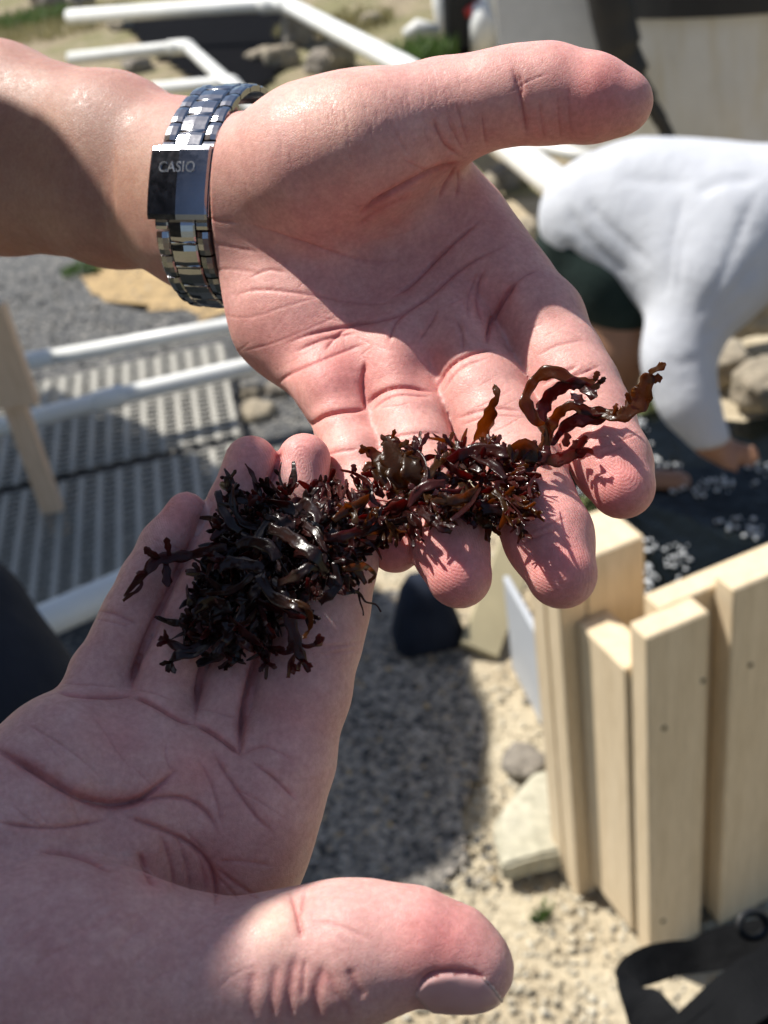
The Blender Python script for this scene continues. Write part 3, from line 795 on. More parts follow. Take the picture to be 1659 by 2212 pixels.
def tuft(name, c, rad, n, hgt, m, seed, wd=.006):
    r = random.Random(seed); bm = bmesh.new()
    for i in range(n):
        a = r.random() * 6.28; q = rad * math.sqrt(r.random()); x, y = c[0] + q * math.cos(a), c[1] + q * math.sin(a)
        h = hgt * r.uniform(.4, 1.1); le = r.uniform(-.6, .6) * h; l2 = r.uniform(-.6, .6) * h; d = r.random() * 6.28
        w2 = wd * r.uniform(.6, 1.5); dx, dy = w2 * math.cos(d), w2 * math.sin(d)
        p = [(x - dx, y - dy, c[2]), (x + dx, y + dy, c[2]), (x + le * .4 + dx * .7, y + l2 * .4 + dy * .7, c[2] + h * .6), (x + le * .4 - dx * .7, y + l2 * .4 - dy * .7, c[2] + h * .6), (x + le, y + l2, c[2] + h)]
        vs = [bm.verts.new(k) for k in p]
        bm.faces.new(vs[:4]); bm.faces.new((vs[3], vs[2], vs[4]))
    return bm_obj(name, bm, m, loc=c)
g0 = G(1168, 1985)
tag(tuft('weed', (g0.x, g0.y, 0), .014, 26, .035, M_GRASS, 1, .003), 'tiny green weed sprouting from the pale sand near the fence', 'weed')
for k, (u, v, rad, nn, hh, m, lab) in enumerate([
    (920, 128, .22, 500, .16, M_GRASS, 'bright green weed clump behind the thumb by the black crate'),
    (1480, 308, .16, 260, .16, M_STRAW, 'yellow green weed at the foot of the grey tank'),
    (185, 590, .10, 140, .06, M_GRASS, 'small green weed on the gravel just below the forearm'),
    (90, 60, 1.0, 2200, .10, M_STRAW, 'straw coloured grass patch in the top left corner'),
    (60, 48, .5, 700, .12, M_GRASS, 'green grass patch in the top left corner'),
    (720, 60, .5, 500, .10, M_STRAW, 'dry grass beyond the diagonal pipe'),
    (1100, 20, .5, 300, .14, M_STRAW, 'dry grass beside the black crate')]):
    g = G(u, v)
    tag(tuft('grass_patch' if k > 2 else 'weed', (g.x, g.y, 0), rad, nn, hh, m, 20 + k, .006 if k < 4 else .01), lab, 'weed', kind='stuff' if k > 2 else None)

# ---------------------------------------------------------------- stones (shaped from noise)
def rock_material(name, a, b):
    m, n, p = mat(name); v = coords(n)
    c = ramp(n, noise(n, v, 9, 6, .65), [(.3, a), (.7, b)])
    c = mix(n, c, ramp(n, noise(n, v, 60, 4), [(.3, (.75, .75, .75)), (.7, (1.15, 1.15, 1.15))]), 1, 'MULTIPLY')
    n.links.new(c, p.inputs['Base Color']); p.inputs['Roughness'].default_value = .92
    bump(n, p, noise(n, v, 45, 6, .7), .7, .012); return m
M_ROCK = rock_material('tan_rock', (.22, .18, .13), (.40, .35, .26))
M_ROCKG = rock_material('grey_rock', (.16, .14, .12), (.34, .30, .24))
from mathutils import noise as mn
def rock(c, r, m, label, seed, flat=.75, cat='rock', group=None, blocky=.5):
    bm = bmesh.new(); bmesh.ops.create_icosphere(bm, subdivisions=4, radius=1)
    R3 = Matrix.Rotation(seed * 1.7, 3, 'Z') @ Matrix.Rotation(.2 * math.sin(seed), 3, 'X')
    for v in bm.verts:
        p = v.co.copy(); mx = max(abs(p.x), abs(p.y), abs(p.z))
        p = p.lerp(p / mx * .8, blocky)
        o = Vector((seed * 3.1, seed * 1.3, seed * 7.7))
        p *= 1 + .22 * mn.noise(v.co * 1.6 + o) + .09 * mn.noise(v.co * 4.5 + o) + .03 * mn.noise(v.co * 13 + o)
        p = R3 @ Vector((p.x * r[0], p.y * r[1], p.z * r[2]))
        v.co = p + Vector(c)
    o = bm_obj('rock', bm, m, loc=(c[0], c[1], 0), smooth=True)
    return tag(o, label, cat, group)
def rk(u, v, rp, m, label, seed, z=0., fl=.8, bl=.5):
    g = G(u, v, z); d = (g - CAM).length; r = rp / FQ * d
    rock((g.x, g.y, z + r * .25), (r, r * .9, r * fl), m, label, seed, blocky=bl)
rk(645, 78, 40, M_ROCKG, 'upright brown stone beside the dark trough under the diagonal pipe', 1, .05, 1.3)
rk(610, 140, 38, M_ROCK, 'pale stone below the upright brown one above the thumb mound', 2)
rk(735, 128, 34, M_ROCK, 'pale rounded stone just under the diagonal pipe', 3, .05, .9)
rk(570, 125, 36, M_ROCK, 'flat pale slab stone at the right end of the dark trough', 4, 0, .35)
rk(700, 150, 40, M_ROCKG, 'brown stone between the two pale stones above the wrist', 5)
rk(120, 8, 42, M_ROCKG, 'brown stone at the top edge near the left corner', 6)
rk(180, 15, 30, M_ROCKG, 'small brown stone beside another at the top left edge', 16)
rk(300, 150, 30, M_ROCKG, 'brown stone at the left rim of the dark trough', 41, 0, .6)
rk(262, 60, 26, M_ROCK, 'small pale stone at the left rim of the dark trough', 42, 0, .5)
rk(500, 25, 30, M_ROCKG, 'brown stone behind the far pipe over the dark trough', 43, 0, .8)
rk(800, 50, 24, M_ROCK, 'small tan stone in dry grass beyond the diagonal pipe', 44, 0, .6)
rk(560, 905, 42, M_ROCK, 'sunlit tan stone seen between the two hands', 7, 0, .7, .35)
rk(610, 850, 40, M_ROCKG, 'brown stone under the heel of the upper hand', 8)
rk(545, 860, 30, M_ROCK, 'tan stone beside the right end of the lit slats', 9)
rk(1040, 430, 46, M_ROCK, 'tan stone seen in the crook of the thumb', 10)
rk(1090, 395, 40, M_ROCKG, 'brown stone under the white pipe left of the bending person', 11)
rk(1130, 520, 44, M_ROCK, 'tan stone beside the index finger base', 12)
rk(1610, 690, 62, M_ROCK, 'big tan boulder at the right edge under the white sleeve', 13, .1, .8)
rk(1560, 800, 58, M_ROCK, 'tan boulder next to the white sleeve cuff', 14, .05, .7)
rk(1650, 850, 66, M_ROCK, 'big tan boulder at the right edge above the dark water', 15, .05, .7)
rk(1480, 720, 40, M_ROCKG, 'brown stone behind the white sleeve elbow', 17, .05)
rk(960, 880, 30, M_ROCKG, 'mossy brown stone seen between ring and middle finger', 18)

# ---------------------------------------------------------------- dark trough, stream
M_BLACK = simple('black_liner', (0.004, 0.004, 0.005), .9, var=.3); M_BLACK.node_tree.nodes['Principled BSDF'].inputs['Specular IOR Level'].default_value = .03
tr_pts = [G(235, 20), G(600, 12), G(640, 120), G(560, 200), G(440, 190), G(330, 120)]
t = patch('dark_trough', [(p.x, p.y) for p in tr_pts], 0.02, M_BLACK, jit=.05, seed=3)
tag(t, kind='structure')
def water_material():
    m, n, p = mat('dark_water'); v = coords(n)
    c = ramp(n, noise(n, v, 3.5, 4), [(.35, (.0015, .002, .002)), (.62, (.003, .004, .003)), (.78, (.012, .013, .004))])
    n.links.new(c, p.inputs['Base Color']); p.inputs['Roughness'].default_value = .06; p.inputs['Specular IOR Level'].default_value = .3; p.inputs['IOR'].default_value = 1.33
    v2 = coords(n, (1, .6, 1), (0, 0, .5))
    b0 = bump(n, p, noise(n, v2, 6, 2, .5), .35, .06)
    bump(n, p, noise(n, v2, 20, 4, .55), .5, .02, b0)
    return m
sp = [(0.36, 2.55), (0.62, 2.72), (1.0, 2.50), (1.7, 2.2), (2.2, 1.6), (1.4, 1.15), (0.62, 1.30), (0.40, 1.55), (0.28, 1.9)]
st = patch('stream', sp, 0.03, water_material(), jit=.03, seed=8); tag(st, kind='structure')
M_GLINT = simple('glints', (.70, .72, .73), .5, var=.1, scale=60, bmp=.5, bscale=150, bdist=.004)  # pale flecks: sun glints on the ripples modelled as solid bits, plus splashes
bm = bmesh.new(); r_ = random.Random(12)
for (u, v, a, b, rot) in [(1420, 1180, 34, 13, .6), (1365, 1165, 26, 10, .7), (1590, 1130, 32, 12, .6), (1628, 1148, 16, 9, .2), (1460, 1215, 24, 18, 0), (1345, 1185, 18, 14, 0), (1480, 1270, 22, 14, .6), (1420, 1290, 30, 9, .5), (1400, 1250, 15, 20, .2),
        (1300, 1130, 22, 8, .5), (1270, 1090, 16, 8, .3), (1255, 1060, 14, 14, 0), (1500, 1060, 40, 10, .5), (1560, 1040, 36, 9, .4), (1440, 1010, 30, 7, .5), (1400, 985, 22, 6, .5), (1645, 1215, 18, 14, 0), (1380, 960, 16, 10, .5), (1380, 915, 12, 20, .1), (1650, 1010, 24, 8, .4), (1330, 1210, 14, 10, 0), (1260, 1020, 10, 16, 0)]:
    for q in range(16):
        g = G(u + r_.gauss(0, .8) * a, v + r_.gauss(0, .8) * b, .034); d = (g - CAM).length / FQ
        bl = bmesh.ops.create_icosphere(bm, subdivisions=1, radius=1)['verts']
        s1 = r_.uniform(.0012, .007); s2 = s1 * r_.uniform(.5, .9)
        for vv in bl:
            k = 1 + .35 * mn.noise(vv.co * 1.7 + Vector((u + q, v, 3)))
            x, y = vv.co.x * s1 * k, vv.co.y * s2 * k
            vv.co = Vector((g.x + x * math.cos(rot) + y * math.sin(rot), g.y - x * math.sin(rot) + y * math.cos(rot), .034 + vv.co.z * .005))
fo = bm_obj('water_glints', bm, M_GLINT, smooth=True); tag(fo, 'white foam and splashes drawn as flecks on the dark stream', 'glints', kind='stuff')
M_ALGAE = simple('green_algae', (.07, .085, .015), .6, var=.5, scale=30, bmp=.8, bscale=80, bdist=.02)
for k, (u, v, rp, lab) in enumerate([(1400, 890, 40, 'green algae on the bank beside the white sleeve'), (1330, 870, 40, 'green algae on the bank left of the white sleeve'), (1270, 1130, 30, 'green algae at the stream edge by the middle finger'), (950, 930, 34, 'green algae seen between ring and middle fingers')]):
    g = G(u, v); d = (g - CAM).length; r = rp / FQ * d
    bm = bmesh.new(); bmesh.ops.create_icosphere(bm, subdivisions=4, radius=1)
    for vv in bm.verts:
        q = 1 + .4 * mn.noise(vv.co * 2.5 + Vector((k * 5, 1, 2))) + .15 * mn.noise(vv.co * 9)
        vv.co = Vector((g.x + vv.co.x * r * 1.3 * q, g.y + vv.co.y * r * q, .02 + vv.co.z * .05 * q))
    tag(bm_obj('algae_clump', bm, M_ALGAE, loc=(g.x, g.y, 0), smooth=True), lab, 'algae')
# ---------------------------------------------------------------- white plastic pipes
M_PVC = simple('white_plastic', (.72, .72, .69), .38, var=.10, scale=7)
M_PVCG = simple('dull_plastic', (.60, .60, .57), .5, var=.12, scale=7)
def tube_bm(bm, pts, rad, seg=20, caps=True):
    pts = [Vector(p) for p in pts]
    if isinstance(rad, (int, float)): rad = [rad] * len(pts)
    rings = []; up = Vector((.13, .2, 1)).normalized()
    for i, p in enumerate(pts):
        t = (pts[min(i + 1, len(pts) - 1)] - pts[max(i - 1, 0)]).normalized()
        a = t.cross(up).normalized(); b = a.cross(t)
        rings.append([bm.verts.new(p + (a * math.cos(k / seg * 6.28319) + b * math.sin(k / seg * 6.28319)) * rad[i]) for k in range(seg)])
    for i in range(len(rings) - 1):
        for k in range(seg):
            bm.faces.new((rings[i][k], rings[i][(k + 1) % seg], rings[i + 1][(k + 1) % seg], rings[i + 1][k]))
    if caps:
        bm.faces.new(rings[0][::-1]); bm.faces.new(rings[-1])
def bend(pts, n=5, r=.12):
    pts = [Vector(p) for p in pts]; out = [pts[0]]
    for i in range(1, len(pts) - 1):
        a, b, c = pts[i - 1], pts[i], pts[i + 1]
        d1 = min(r, (a - b).length * .45); d2 = min(r, (c - b).length * .45)
        p, q = b + (a - b).normalized() * d1, b + (c - b).normalized() * d2
        for k in range(n + 1):
            t = k / n; out.append(p * (1 - t) ** 2 + b * 2 * t * (1 - t) + q * t * t)
    out.append(pts[-1]); return out
def pipe(pts, r, label, sockets=(), m=M_PVC, elbows=()):
    base = pts[0]
    root = empty('plastic_pipe', (base.x, base.y, 0)); tag(root, label, 'pipe')
    bm = bmesh.new(); tube_bm(bm, bend(pts, 6, r * 3), r); bm_obj('tube', bm, m, root, loc=base, smooth=True)
    for t, ln in sockets:           # couplings along the first run
        a, b = pts[0], pts[1]; d = (b - a).normalized(); c = a.lerp(b, t)
        bm = bmesh.new(); tube_bm(bm, [c - d * ln / 2, c - d * (ln / 2 - .002), c + d * (ln / 2 - .002), c + d * ln / 2], [r * 1.1, r * 1.2, r * 1.2, r * 1.1])
        bm_obj('coupling', bm, m, root, loc=c, smooth=True)
    for i in elbows:
        a, b, c = pts[i - 1], pts[i], pts[i + 1]
        p, q = b + (a - b).normalized() * r * 3.4, b + (c - b).normalized() * r * 3.4
        bm = bmesh.new(); tube_bm(bm, bend([p, b, q], 8, r * 3), r * 1.2); bm_obj('elbow', bm, m, root, loc=b, smooth=True)
    return root
zE = .22
pipe([G(72, 779, zE), G(480, 706, zE), G(900, 640, zE)], .024, 'white plastic pipe from the wooden stake to the heel of the hand, upper of two', sockets=((.02, .10),))
pipe([G(-120, 955, zE), G(240, 860, zE), G(545, 790, zE), G(900, 715, zE)], .026, 'white plastic pipe crossing over the slatted panels, half in shade', sockets=((.99, .09),))
pipe([G(-60, 1410, .3), G(165, 1312, .3), G(420, 1200, .3)], .034, 'thick white plastic pipe under the little finger at the left')
pipe([G(150, 36, .3), G(612, 6, .3), G(890, 152, .3), G(1130, 340, .3), G(1320, 490, .3)], .058, 'long white plastic pipe running along the top and diagonally down behind the thumb', elbows=(1,), m=M_PVC)
pipe([G(150, 126, .3), G(405, 100, .3), G(490, 178, .3), G(560, 250, .3)], .040, 'greyish plastic pipe with an elbow just above the forearm', elbows=(1,), m=M_PVCG)
pipe([G(330, 192, .3), G(500, 178, .3), G(560, 235, .3), G(620, 300, .3)], .036, 'greyish plastic pipe with an elbow right above the watch', elbows=(1,), m=M_PVCG)
pipe([G(1080, 318, .12), G(1180, 318, .12), G(1290, 345, .12)], .03, 'short pale pipe lying behind the bending person')

# ---------------------------------------------------------------- slatted panels (left)
M_SLAT = simple('pale_slat', (.34, .325, .285), .6, var=.12, scale=8)
def box_bm(bm, o, ax, ay, az):
    o, ax, ay, az = map(Vector, (o, ax, ay, az))
    v = [bm.verts.new(o + ax * i + ay * j + az * k) for i in (0, 1) for j in (0, 1) for k in (0, 1)]
    for f in ((0, 1, 3, 2), (4, 6, 7, 5), (0, 4, 5, 1), (2, 3, 7, 6), (0, 2, 6, 4), (1, 5, 7, 3)): bm.faces.new([v[i] for i in f])
    bmesh.ops.recalc_face_normals(bm, faces=bm.faces[:])
def slat_panel(TR, du, dl, nw, nl, label, zt=.075):
    root = empty('slatted_panel', (TR.x, TR.y, 0)); tag(root, label, 'slatted panel', 'slatted plastic panels on the ground')
    W_, L_ = nw * .052, nl
    bm = bmesh.new(); box_bm(bm, (0, 0, 0), dl * L_, du * .017, Vector((0, 0, .008))); me = None
    first = bm_obj('slat', bm, M_SLAT, root); first.location = Vector((0, 0, zt)); bmv = first
    for i in range(1, nw):
        o = first.copy(); COL.objects.link(o); o.parent = root; o.location = du * (.052 * i) + Vector((0, 0, zt))
    n = int(L_ / .031)
    bm = bmesh.new(); box_bm(bm, (0, 0, 0), du * W_, dl * .007, Vector((0, 0, .006)))
    cr = bm_obj('cross_bar', bm, M_SLAT, root); cr.location = dl * .01 + Vector((0, 0, zt + .0035))
    for i in range(1, n + 1):
        o = cr.copy(); COL.objects.link(o); o.parent = root; o.location = dl * (.01 + i * .0305) + Vector((0, 0, zt + .0035))
    for a in (0.02, W_ - .05):
        for b in (.05, L_ - .08):
            bm = bmesh.new(); box_bm(bm, du * a + dl * b, du * .04, dl * .04, Vector((0, 0, zt - .009))); bm_obj('foot', bm, M_SLAT, root)
    return root
p1, p2 = G(478, 742, .08), G(517, 940, .08)
dl = Vector((p2.x - p1.x, p2.y - p1.y, 0)); L1 = dl.length; dl.normalize(); du = Vector((dl.y, -dl.x, 0))
if du.x > 0: du = -du
slat_panel(p1, du, dl, 24, L1, 'pale slatted panel under the pipes, the farther one, mostly sunlit')
slat_panel(p2 + dl * .045 - du * .03, du, dl, 24, L1 * .95, 'pale slatted panel under the fingertips, the nearer one, mostly shaded')

# ---------------------------------------------------------------- wooden stake (left)
def wood_material(name, a, b, rot=(0, 0, 0)):
    m, n, p = mat(name)
    v = coords(n, (14, 14, .9), rot); v3 = coords(n)
    wv = noise(n, v, 4.0, 6, .6); f = noise(n, v, 22, 3, .6)
    c = ramp(n, wv, [(.25, a), (.5, tuple((x + y) / 2 for x, y in zip(a, b))), (.75, b)])
    c = mix(n, c, ramp(n, f, [(.35, (.86, .84, .80)), (.65, (1.07, 1.07, 1.07))]), .8, 'MULTIPLY')
    kn = node(n, 'ShaderNodeTexVoronoi', i_Scale=5.5); n.links.new(coords(n, (1, 1, .6)), kn.inputs['Vector'])
    c = mix(n, ramp(n, kn.outputs['Distance'], [(.03, (.42, .27, .15)), (.065, (.72, .56, .40)), (.12, (1, 1, 1))]), c, 1.0, 'MULTIPLY')
    n.links.new(c, p.inputs['Base Color']); p.inputs['Roughness'].default_value = .7
    p.inputs['Specular IOR Level'].default_value = .25
    bump(n, p, f, .15, .002)
    return m
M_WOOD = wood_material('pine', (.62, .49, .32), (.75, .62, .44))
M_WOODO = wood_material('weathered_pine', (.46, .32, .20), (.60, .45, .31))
M_WOODS = wood_material('stake_pine', (.62, .44, .30), (.76, .58, .43))
M_SCREW = simple('dark_screw', (.05, .045, .04), .4, .8)
def bev_box(bm, o, ax, ay, az, b=.002):
    n0 = len(bm.verts); box_bm(bm, o, ax, ay, az)
    bm.verts.ensure_lookup_table(); ed = {e for v in bm.verts[n0:] for e in v.link_edges}
    bmesh.ops.bevel(bm, geom=list(ed), offset=b, segments=1, affect='EDGES')
sb = G(132, 1165); top = V(40, 640, sb.y)
root = empty('wooden_stake', (sb.x, sb.y, 0)); tag(root, 'pointed pale wooden stake with a wider board nailed on top at the left edge', 'stake')
xw = Vector((1, -.1, 0)).normalized(); yd = Vector((.1, 1, 0)).normalized()
hb = V(70, 862, sb.y).z
bm = bmesh.new(); bev_box(bm, Vector((sb.x, sb.y, 0)) - xw * .027, xw * .055, yd * .03, Vector((0, 0, hb + .12))); bm_obj('post', bm, M_WOODS, root, loc=sb)
bm = bmesh.new(); bev_box(bm, Vector((sb.x, sb.y - .034, hb)) - xw * .062, xw * .135, yd * .03, Vector((0, 0, top.z - hb))); bm_obj('board', bm, M_WOODS, root, loc=sb)
M_CAPB = simple('blue_grey_paint', (.22, .27, .36), .5)
bm = bmesh.new(); bev_box(bm, Vector((sb.x, sb.y - .04, top.z + .001)) - xw * .1, xw * .10, yd * .05, Vector((0, 0, .05))); bm_obj('cap', bm, M_CAPB, root, loc=sb)

# ---------------------------------------------------------------- unfinished wooden fence corner (right)
E = Vector((0.288, 1.01, 0)); dB = Vector((.95, .32, 0)).normalized(); dA = Vector((-.32, .95, 0)).normalized(); Z = Vector((0, 0, 1))
fence = empty('wooden_fence', E); tag(fence, 'corner of a new unpainted pine board fence at the right', 'fence')
def fboard(name, a, b, wa, wb, z0, z1, m=None):
    """board starting a along A and b along B from the corner"""
    bm = bmesh.new(); o = E + dA * a + dB * b + Z * z0
    bev_box(bm, o, dA * wa, dB * wb, Z * (z1 - z0), .0025)
    return bm_obj(name, bm, m or M_WOOD, fence, loc=o)
fboard('board', 0, 0, .037, .092, .012, .652)
fboard('board', -.002, .126, .038, .14, .012, .672)
fboard('board', -.001, .300, .037, .14, .012, .668)
fboard('backing_board', .0385, .047, .036, .30, .010, .651)
fboard('backing_board', .0385, .349, .036, .30, .010, .651)
fboard('board', .0395, -.006, .112, .05, .035, .575)        # A side, lower
fboard('post', .156, -.030, .038, .042, .0, .625)
fboard('post', .197, -.030, .040, .042, .0, .632)
fboard('post', .1535, .0125, .089, .092, .0, .672, M_WOOD)      # 4x4 at the back
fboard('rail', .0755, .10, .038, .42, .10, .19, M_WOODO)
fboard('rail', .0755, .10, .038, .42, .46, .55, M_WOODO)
for (u, v, ao) in [(1435, 1573, -.0005), (1519, 1471, -.0005), (1621, 1437, -.0025), (1432, 1990, -.0005)]:
    ray = (np.array(c2w(QC(u, v, 1000.))) - CAMP); nn_ = np.array(-dA); q0 = np.array(E + dA * ao)
    t = ((q0 - CAMP) @ nn_) / (ray @ nn_); c = Vector(CAMP + ray * t)
    bm = bmesh.new(); tube_bm(bm, [c + dA * .004, c - dA * .0012], [.0036, .0036], 10); bm_obj('screw', bm, M_SCREW, fence, loc=c)

# ---------------------------------------------------------------- blocks, planks and the dark bag beside the fence
M_CONC = rock_material('pale_concrete', (.40, .37, .27), (.52, .49, .38))
def block(name, pts, z0, z1, m, label, cat, sub=1):
    """a slab with the given outline (ground points)"""
    bm = bmesh.new()
    a = [bm.verts.new((p[0], p[1], z0)) for p in pts]; b = [bm.verts.new((p[0], p[1], z1)) for p in pts]
    bm.faces.new(a[::-1]); bm.faces.new(b)
    for i in range(len(pts)): bm.faces.new((a[i], a[(i + 1) % len(pts)], b[(i + 1) % len(pts)], b[i]))
    bmesh.ops.recalc_face_normals(bm, faces=bm.faces[:])
    bmesh.ops.bevel(bm, geom=bm.edges[:], offset=.006, segments=2, affect='EDGES')
    bmesh.ops.subdivide_edges(bm, edges=[e for e in bm.edges if e.calc_length() > .05], cuts=5, use_grid_fill=True)
    for v in bm.verts: v.co += Vector((mn.noise(v.co * 30), mn.noise(v.co * 30 + Vector((5, 5, 5))), mn.noise(v.co * 30 + Vector((9, 1, 5))))) * .004
    return tag(bm_obj(name, bm, m, loc=(pts[0][0], pts[0][1], 0), smooth=False), label, cat)
q = [G(u, v, .06) for u, v in [(1082, 1872), (1215, 1835), (1215, 1650), (1150, 1665), (1062, 1775)]]
block('concrete_block', [(p.x, p.y) for p in q], .016, .06, M_CONC, 'flat pale concrete slab tucked against the left of the fence', 'block')
rk(1130, 1655, 48, M_ROCKG, 'grey rounded stone just above the pale slab by the fence', 31, .01, .5, .2)
M_PLANK = simple('khaki_plank', (.36, .31, .19), .7, var=.15, scale=9)
def plank_between(name, a, b, wdir, wdt, th, m, label, cat):
    bm = bmesh.new(); d = b - a; wv = (wdir - d * (wdir.dot(d) / d.length_squared)).normalized(); nv = d.cross(wv).normalized()
    bev_box(bm, a - wv * wdt / 2, d, wv * wdt, nv * th, .003)
    return tag(bm_obj(name, bm, m, loc=a), label, cat)
plank_between('plank', G(1036, 1405, .03), G(1130, 1150, .16), Vector((1, .25, 0)), .085, .025, M_PLANK, 'khaki plank leaning on the ground under the middle fingertip', 'plank')
M_PANEL = simple('white_panel', (.42, .44, .47), .5, var=.05)
a_, b_ = G(1118, 1440), G(1222, 1640)
plank_between('barrier_board', Vector((a_.x, a_.y, .12)), Vector((b_.x, b_.y, .12)), Vector((0, 0, 1)), .24, .012, M_PANEL, 'low white board on edge left of the fence post', 'board')
# ---------------------------------------------------------------- grey tank with black rim (top right)
def tank_material():
    m, n, p = mat('tank_wall'); v = coords(n); vs = coords(n, (1, 1, .25))
    c = ramp(n, noise(n, v, 2.2, 5, .6), [(.3, (.48, .47, .44)), (.7, (.60, .59, .56))])
    st = noise(n, vs, 2.6, 4, .6)
    c = mix(n, c, ramp(n, st, [(.49, (1, 1, 1)), (.60, (.84, .76, .60)), (.70, (.50, .36, .20))]), .85, 'MULTIPLY')
    n.links.new(c, p.inputs['Base Color']); p.inputs['Roughness'].default_value = .7
    bump(n, p, noise(n, v, 60, 3), .2, .01); return m
M_TANK = tank_material()
M_RUB = simple('black_rubber', (.007, .007, .008), .6, var=.2)
tb1, tb2 = G(1250, 322), G(1740, 348)
mid = (tb1 + tb2) / 2; dd = (tb2 - tb1); dd.z = 0; ln = dd.length; dd.normalize(); nrm = Vector((-dd.y, dd.x, 0)); nrm = nrm if nrm.y > 0 else -nrm
RT = 1.3; tc_ = mid + nrm * math.sqrt(RT * RT - (ln / 2) ** 2); tc_.z = 0
tank = empty('water_tank', tc_); tag(tank, 'big round grey tank with brown stains and a black rim at the top right', 'tank')
zr = V(1560, 30, (mid - nrm * .25).y).z
def ring_bm(bm, c, r0, r1, z0, z1, seg=96):
    L = []
    for r, z in ((r0, z0), (r1, z0), (r1, z1), (r0, z1)):
        L.append([bm.verts.new((c.x + r * math.cos(k / seg * 6.28319), c.y + r * math.sin(k / seg * 6.28319), z)) for k in range(seg)])
    for i in range(4):
        for k in range(seg): bm.faces.new((L[i][k], L[i][(k + 1) % seg], L[(i + 1) % 4][(k + 1) % seg], L[(i + 1) % 4][k]))
    bmesh.ops.recalc_face_normals(bm, faces=bm.faces[:])
bm = bmesh.new(); ring_bm(bm, tc_, RT - .06, RT, .0, zr + .02); bm_obj('wall', bm, M_TANK, tank, loc=tc_, smooth=False)
bm = bmesh.new(); ring_bm(bm, tc_, RT - .10, RT + .05, zr, zr + .16); bm_obj('rim', bm, M_RUB, tank, loc=tc_)
# pale board standing in front of the tank, left part
M_BOARD = simple('grey_board', (.50, .50, .49), .7, var=.06)
a_, b_ = V(1092, 240, 4.75), V(1300, 260, 4.6)
plank_between('grey_board', Vector((a_.x, a_.y, .85)), Vector((b_.x, b_.y, .85)), Z, 1.1, .03, M_BOARD, 'pale grey board standing behind the tip of the thumb', 'board')
# black hose hanging down the tank
yh = 4.42
def hp(u, v, y=None): return V(u, v, (yh if y is None else y))
hose = [hp(1300, -120), hp(1318, -10), hp(1330, 70), hp(1352, 135), hp(1385, 195), hp(1415, 240), hp(1440, 285), hp(1450, 310)]
bm = bmesh.new(); tube_bm(bm, bend(hose, 4, .3), [.085] * 2 + [.085] * 4 + [.082] * 5 + [.066] * 5 + [.042] * 5 + [.03] * 5 + [.026] * 6, 18)
tag(bm_obj('black_hose', bm, M_RUB, loc=(hose[-1].x, hose[-1].y, 0), smooth=True), 'thick black hose hanging down in front of the grey tank beside the thumb tip', 'hose')

# black crate, standpipe with red handle, small white bucket (top middle)
def at(u, v, y): return V(u, v, y)
gy = G(1015, 112); bm = bmesh.new()
bev_box(bm, Vector((gy.x - .17, gy.y, 0)), Vector((.36, -.05, 0)), Vector((.05, .4, 0)), Vector((0.06, 0, .75)), .03)
tag(bm_obj('black_crate', bm, M_RUB, loc=gy), 'black plastic crate at the top edge left of the red valve', 'crate')
gv = G(1068, 105); root = empty('standpipe', gv); tag(root, 'grey standpipe with a red valve handle at the top edge', 'valve')
bm = bmesh.new(); tube_bm(bm, [gv, gv + Z * .62], .075); bm_obj('pipe', bm, M_PVC, root, loc=gv, smooth=True)
hz = V(1070, 22, gv.y - .05).z
M_RED = simple('red_plastic', (.55, .04, .03), .4, var=.1)
bm = bmesh.new(); tube_bm(bm, [gv + Vector((-.17, 0, hz)), gv + Vector((-.1, -.01, hz + .02)), gv + Vector((.1, -.01, hz + .02)), gv + Vector((.17, 0, hz))], [.03, .045, .045, .03]); bm_obj('handle', bm, M_RED, root, loc=gv, smooth=True)
gb = G(968, 70); bm = bmesh.new(); tube_bm(bm, [gb, gb + Z * .02, gb + Z * .5], [.075, .085, .10])
tag(bm_obj('white_post', bm, M_PVC, loc=gb, smooth=True), 'short white post at the top edge left of the black crate', 'post')
gb = G(905, 92); bm = bmesh.new(); tube_bm(bm, [gb + Vector((-.1, 0, .06)), gb + Vector((0, 0, .08)), gb + Vector((.15, -.03, .05))], [.04, .08, .05])
tag(bm_obj('plastic_jug', bm, M_PVCG, loc=gb, smooth=True), 'small grey plastic jug lying by the green weeds', 'jug')
gj = G(1010, 118); bm = bmesh.new(); tube_bm(bm, [gj + Vector((.12, 0, .0)), gj + Vector((.12, 0, .18)), gj + Vector((.12, .0, .3))], [.10, .09, .05])
tag(bm_obj('white_bottle', bm, M_PVC, loc=gj, smooth=True), 'white plastic bottle in front of the grey standpipe', 'bottle')

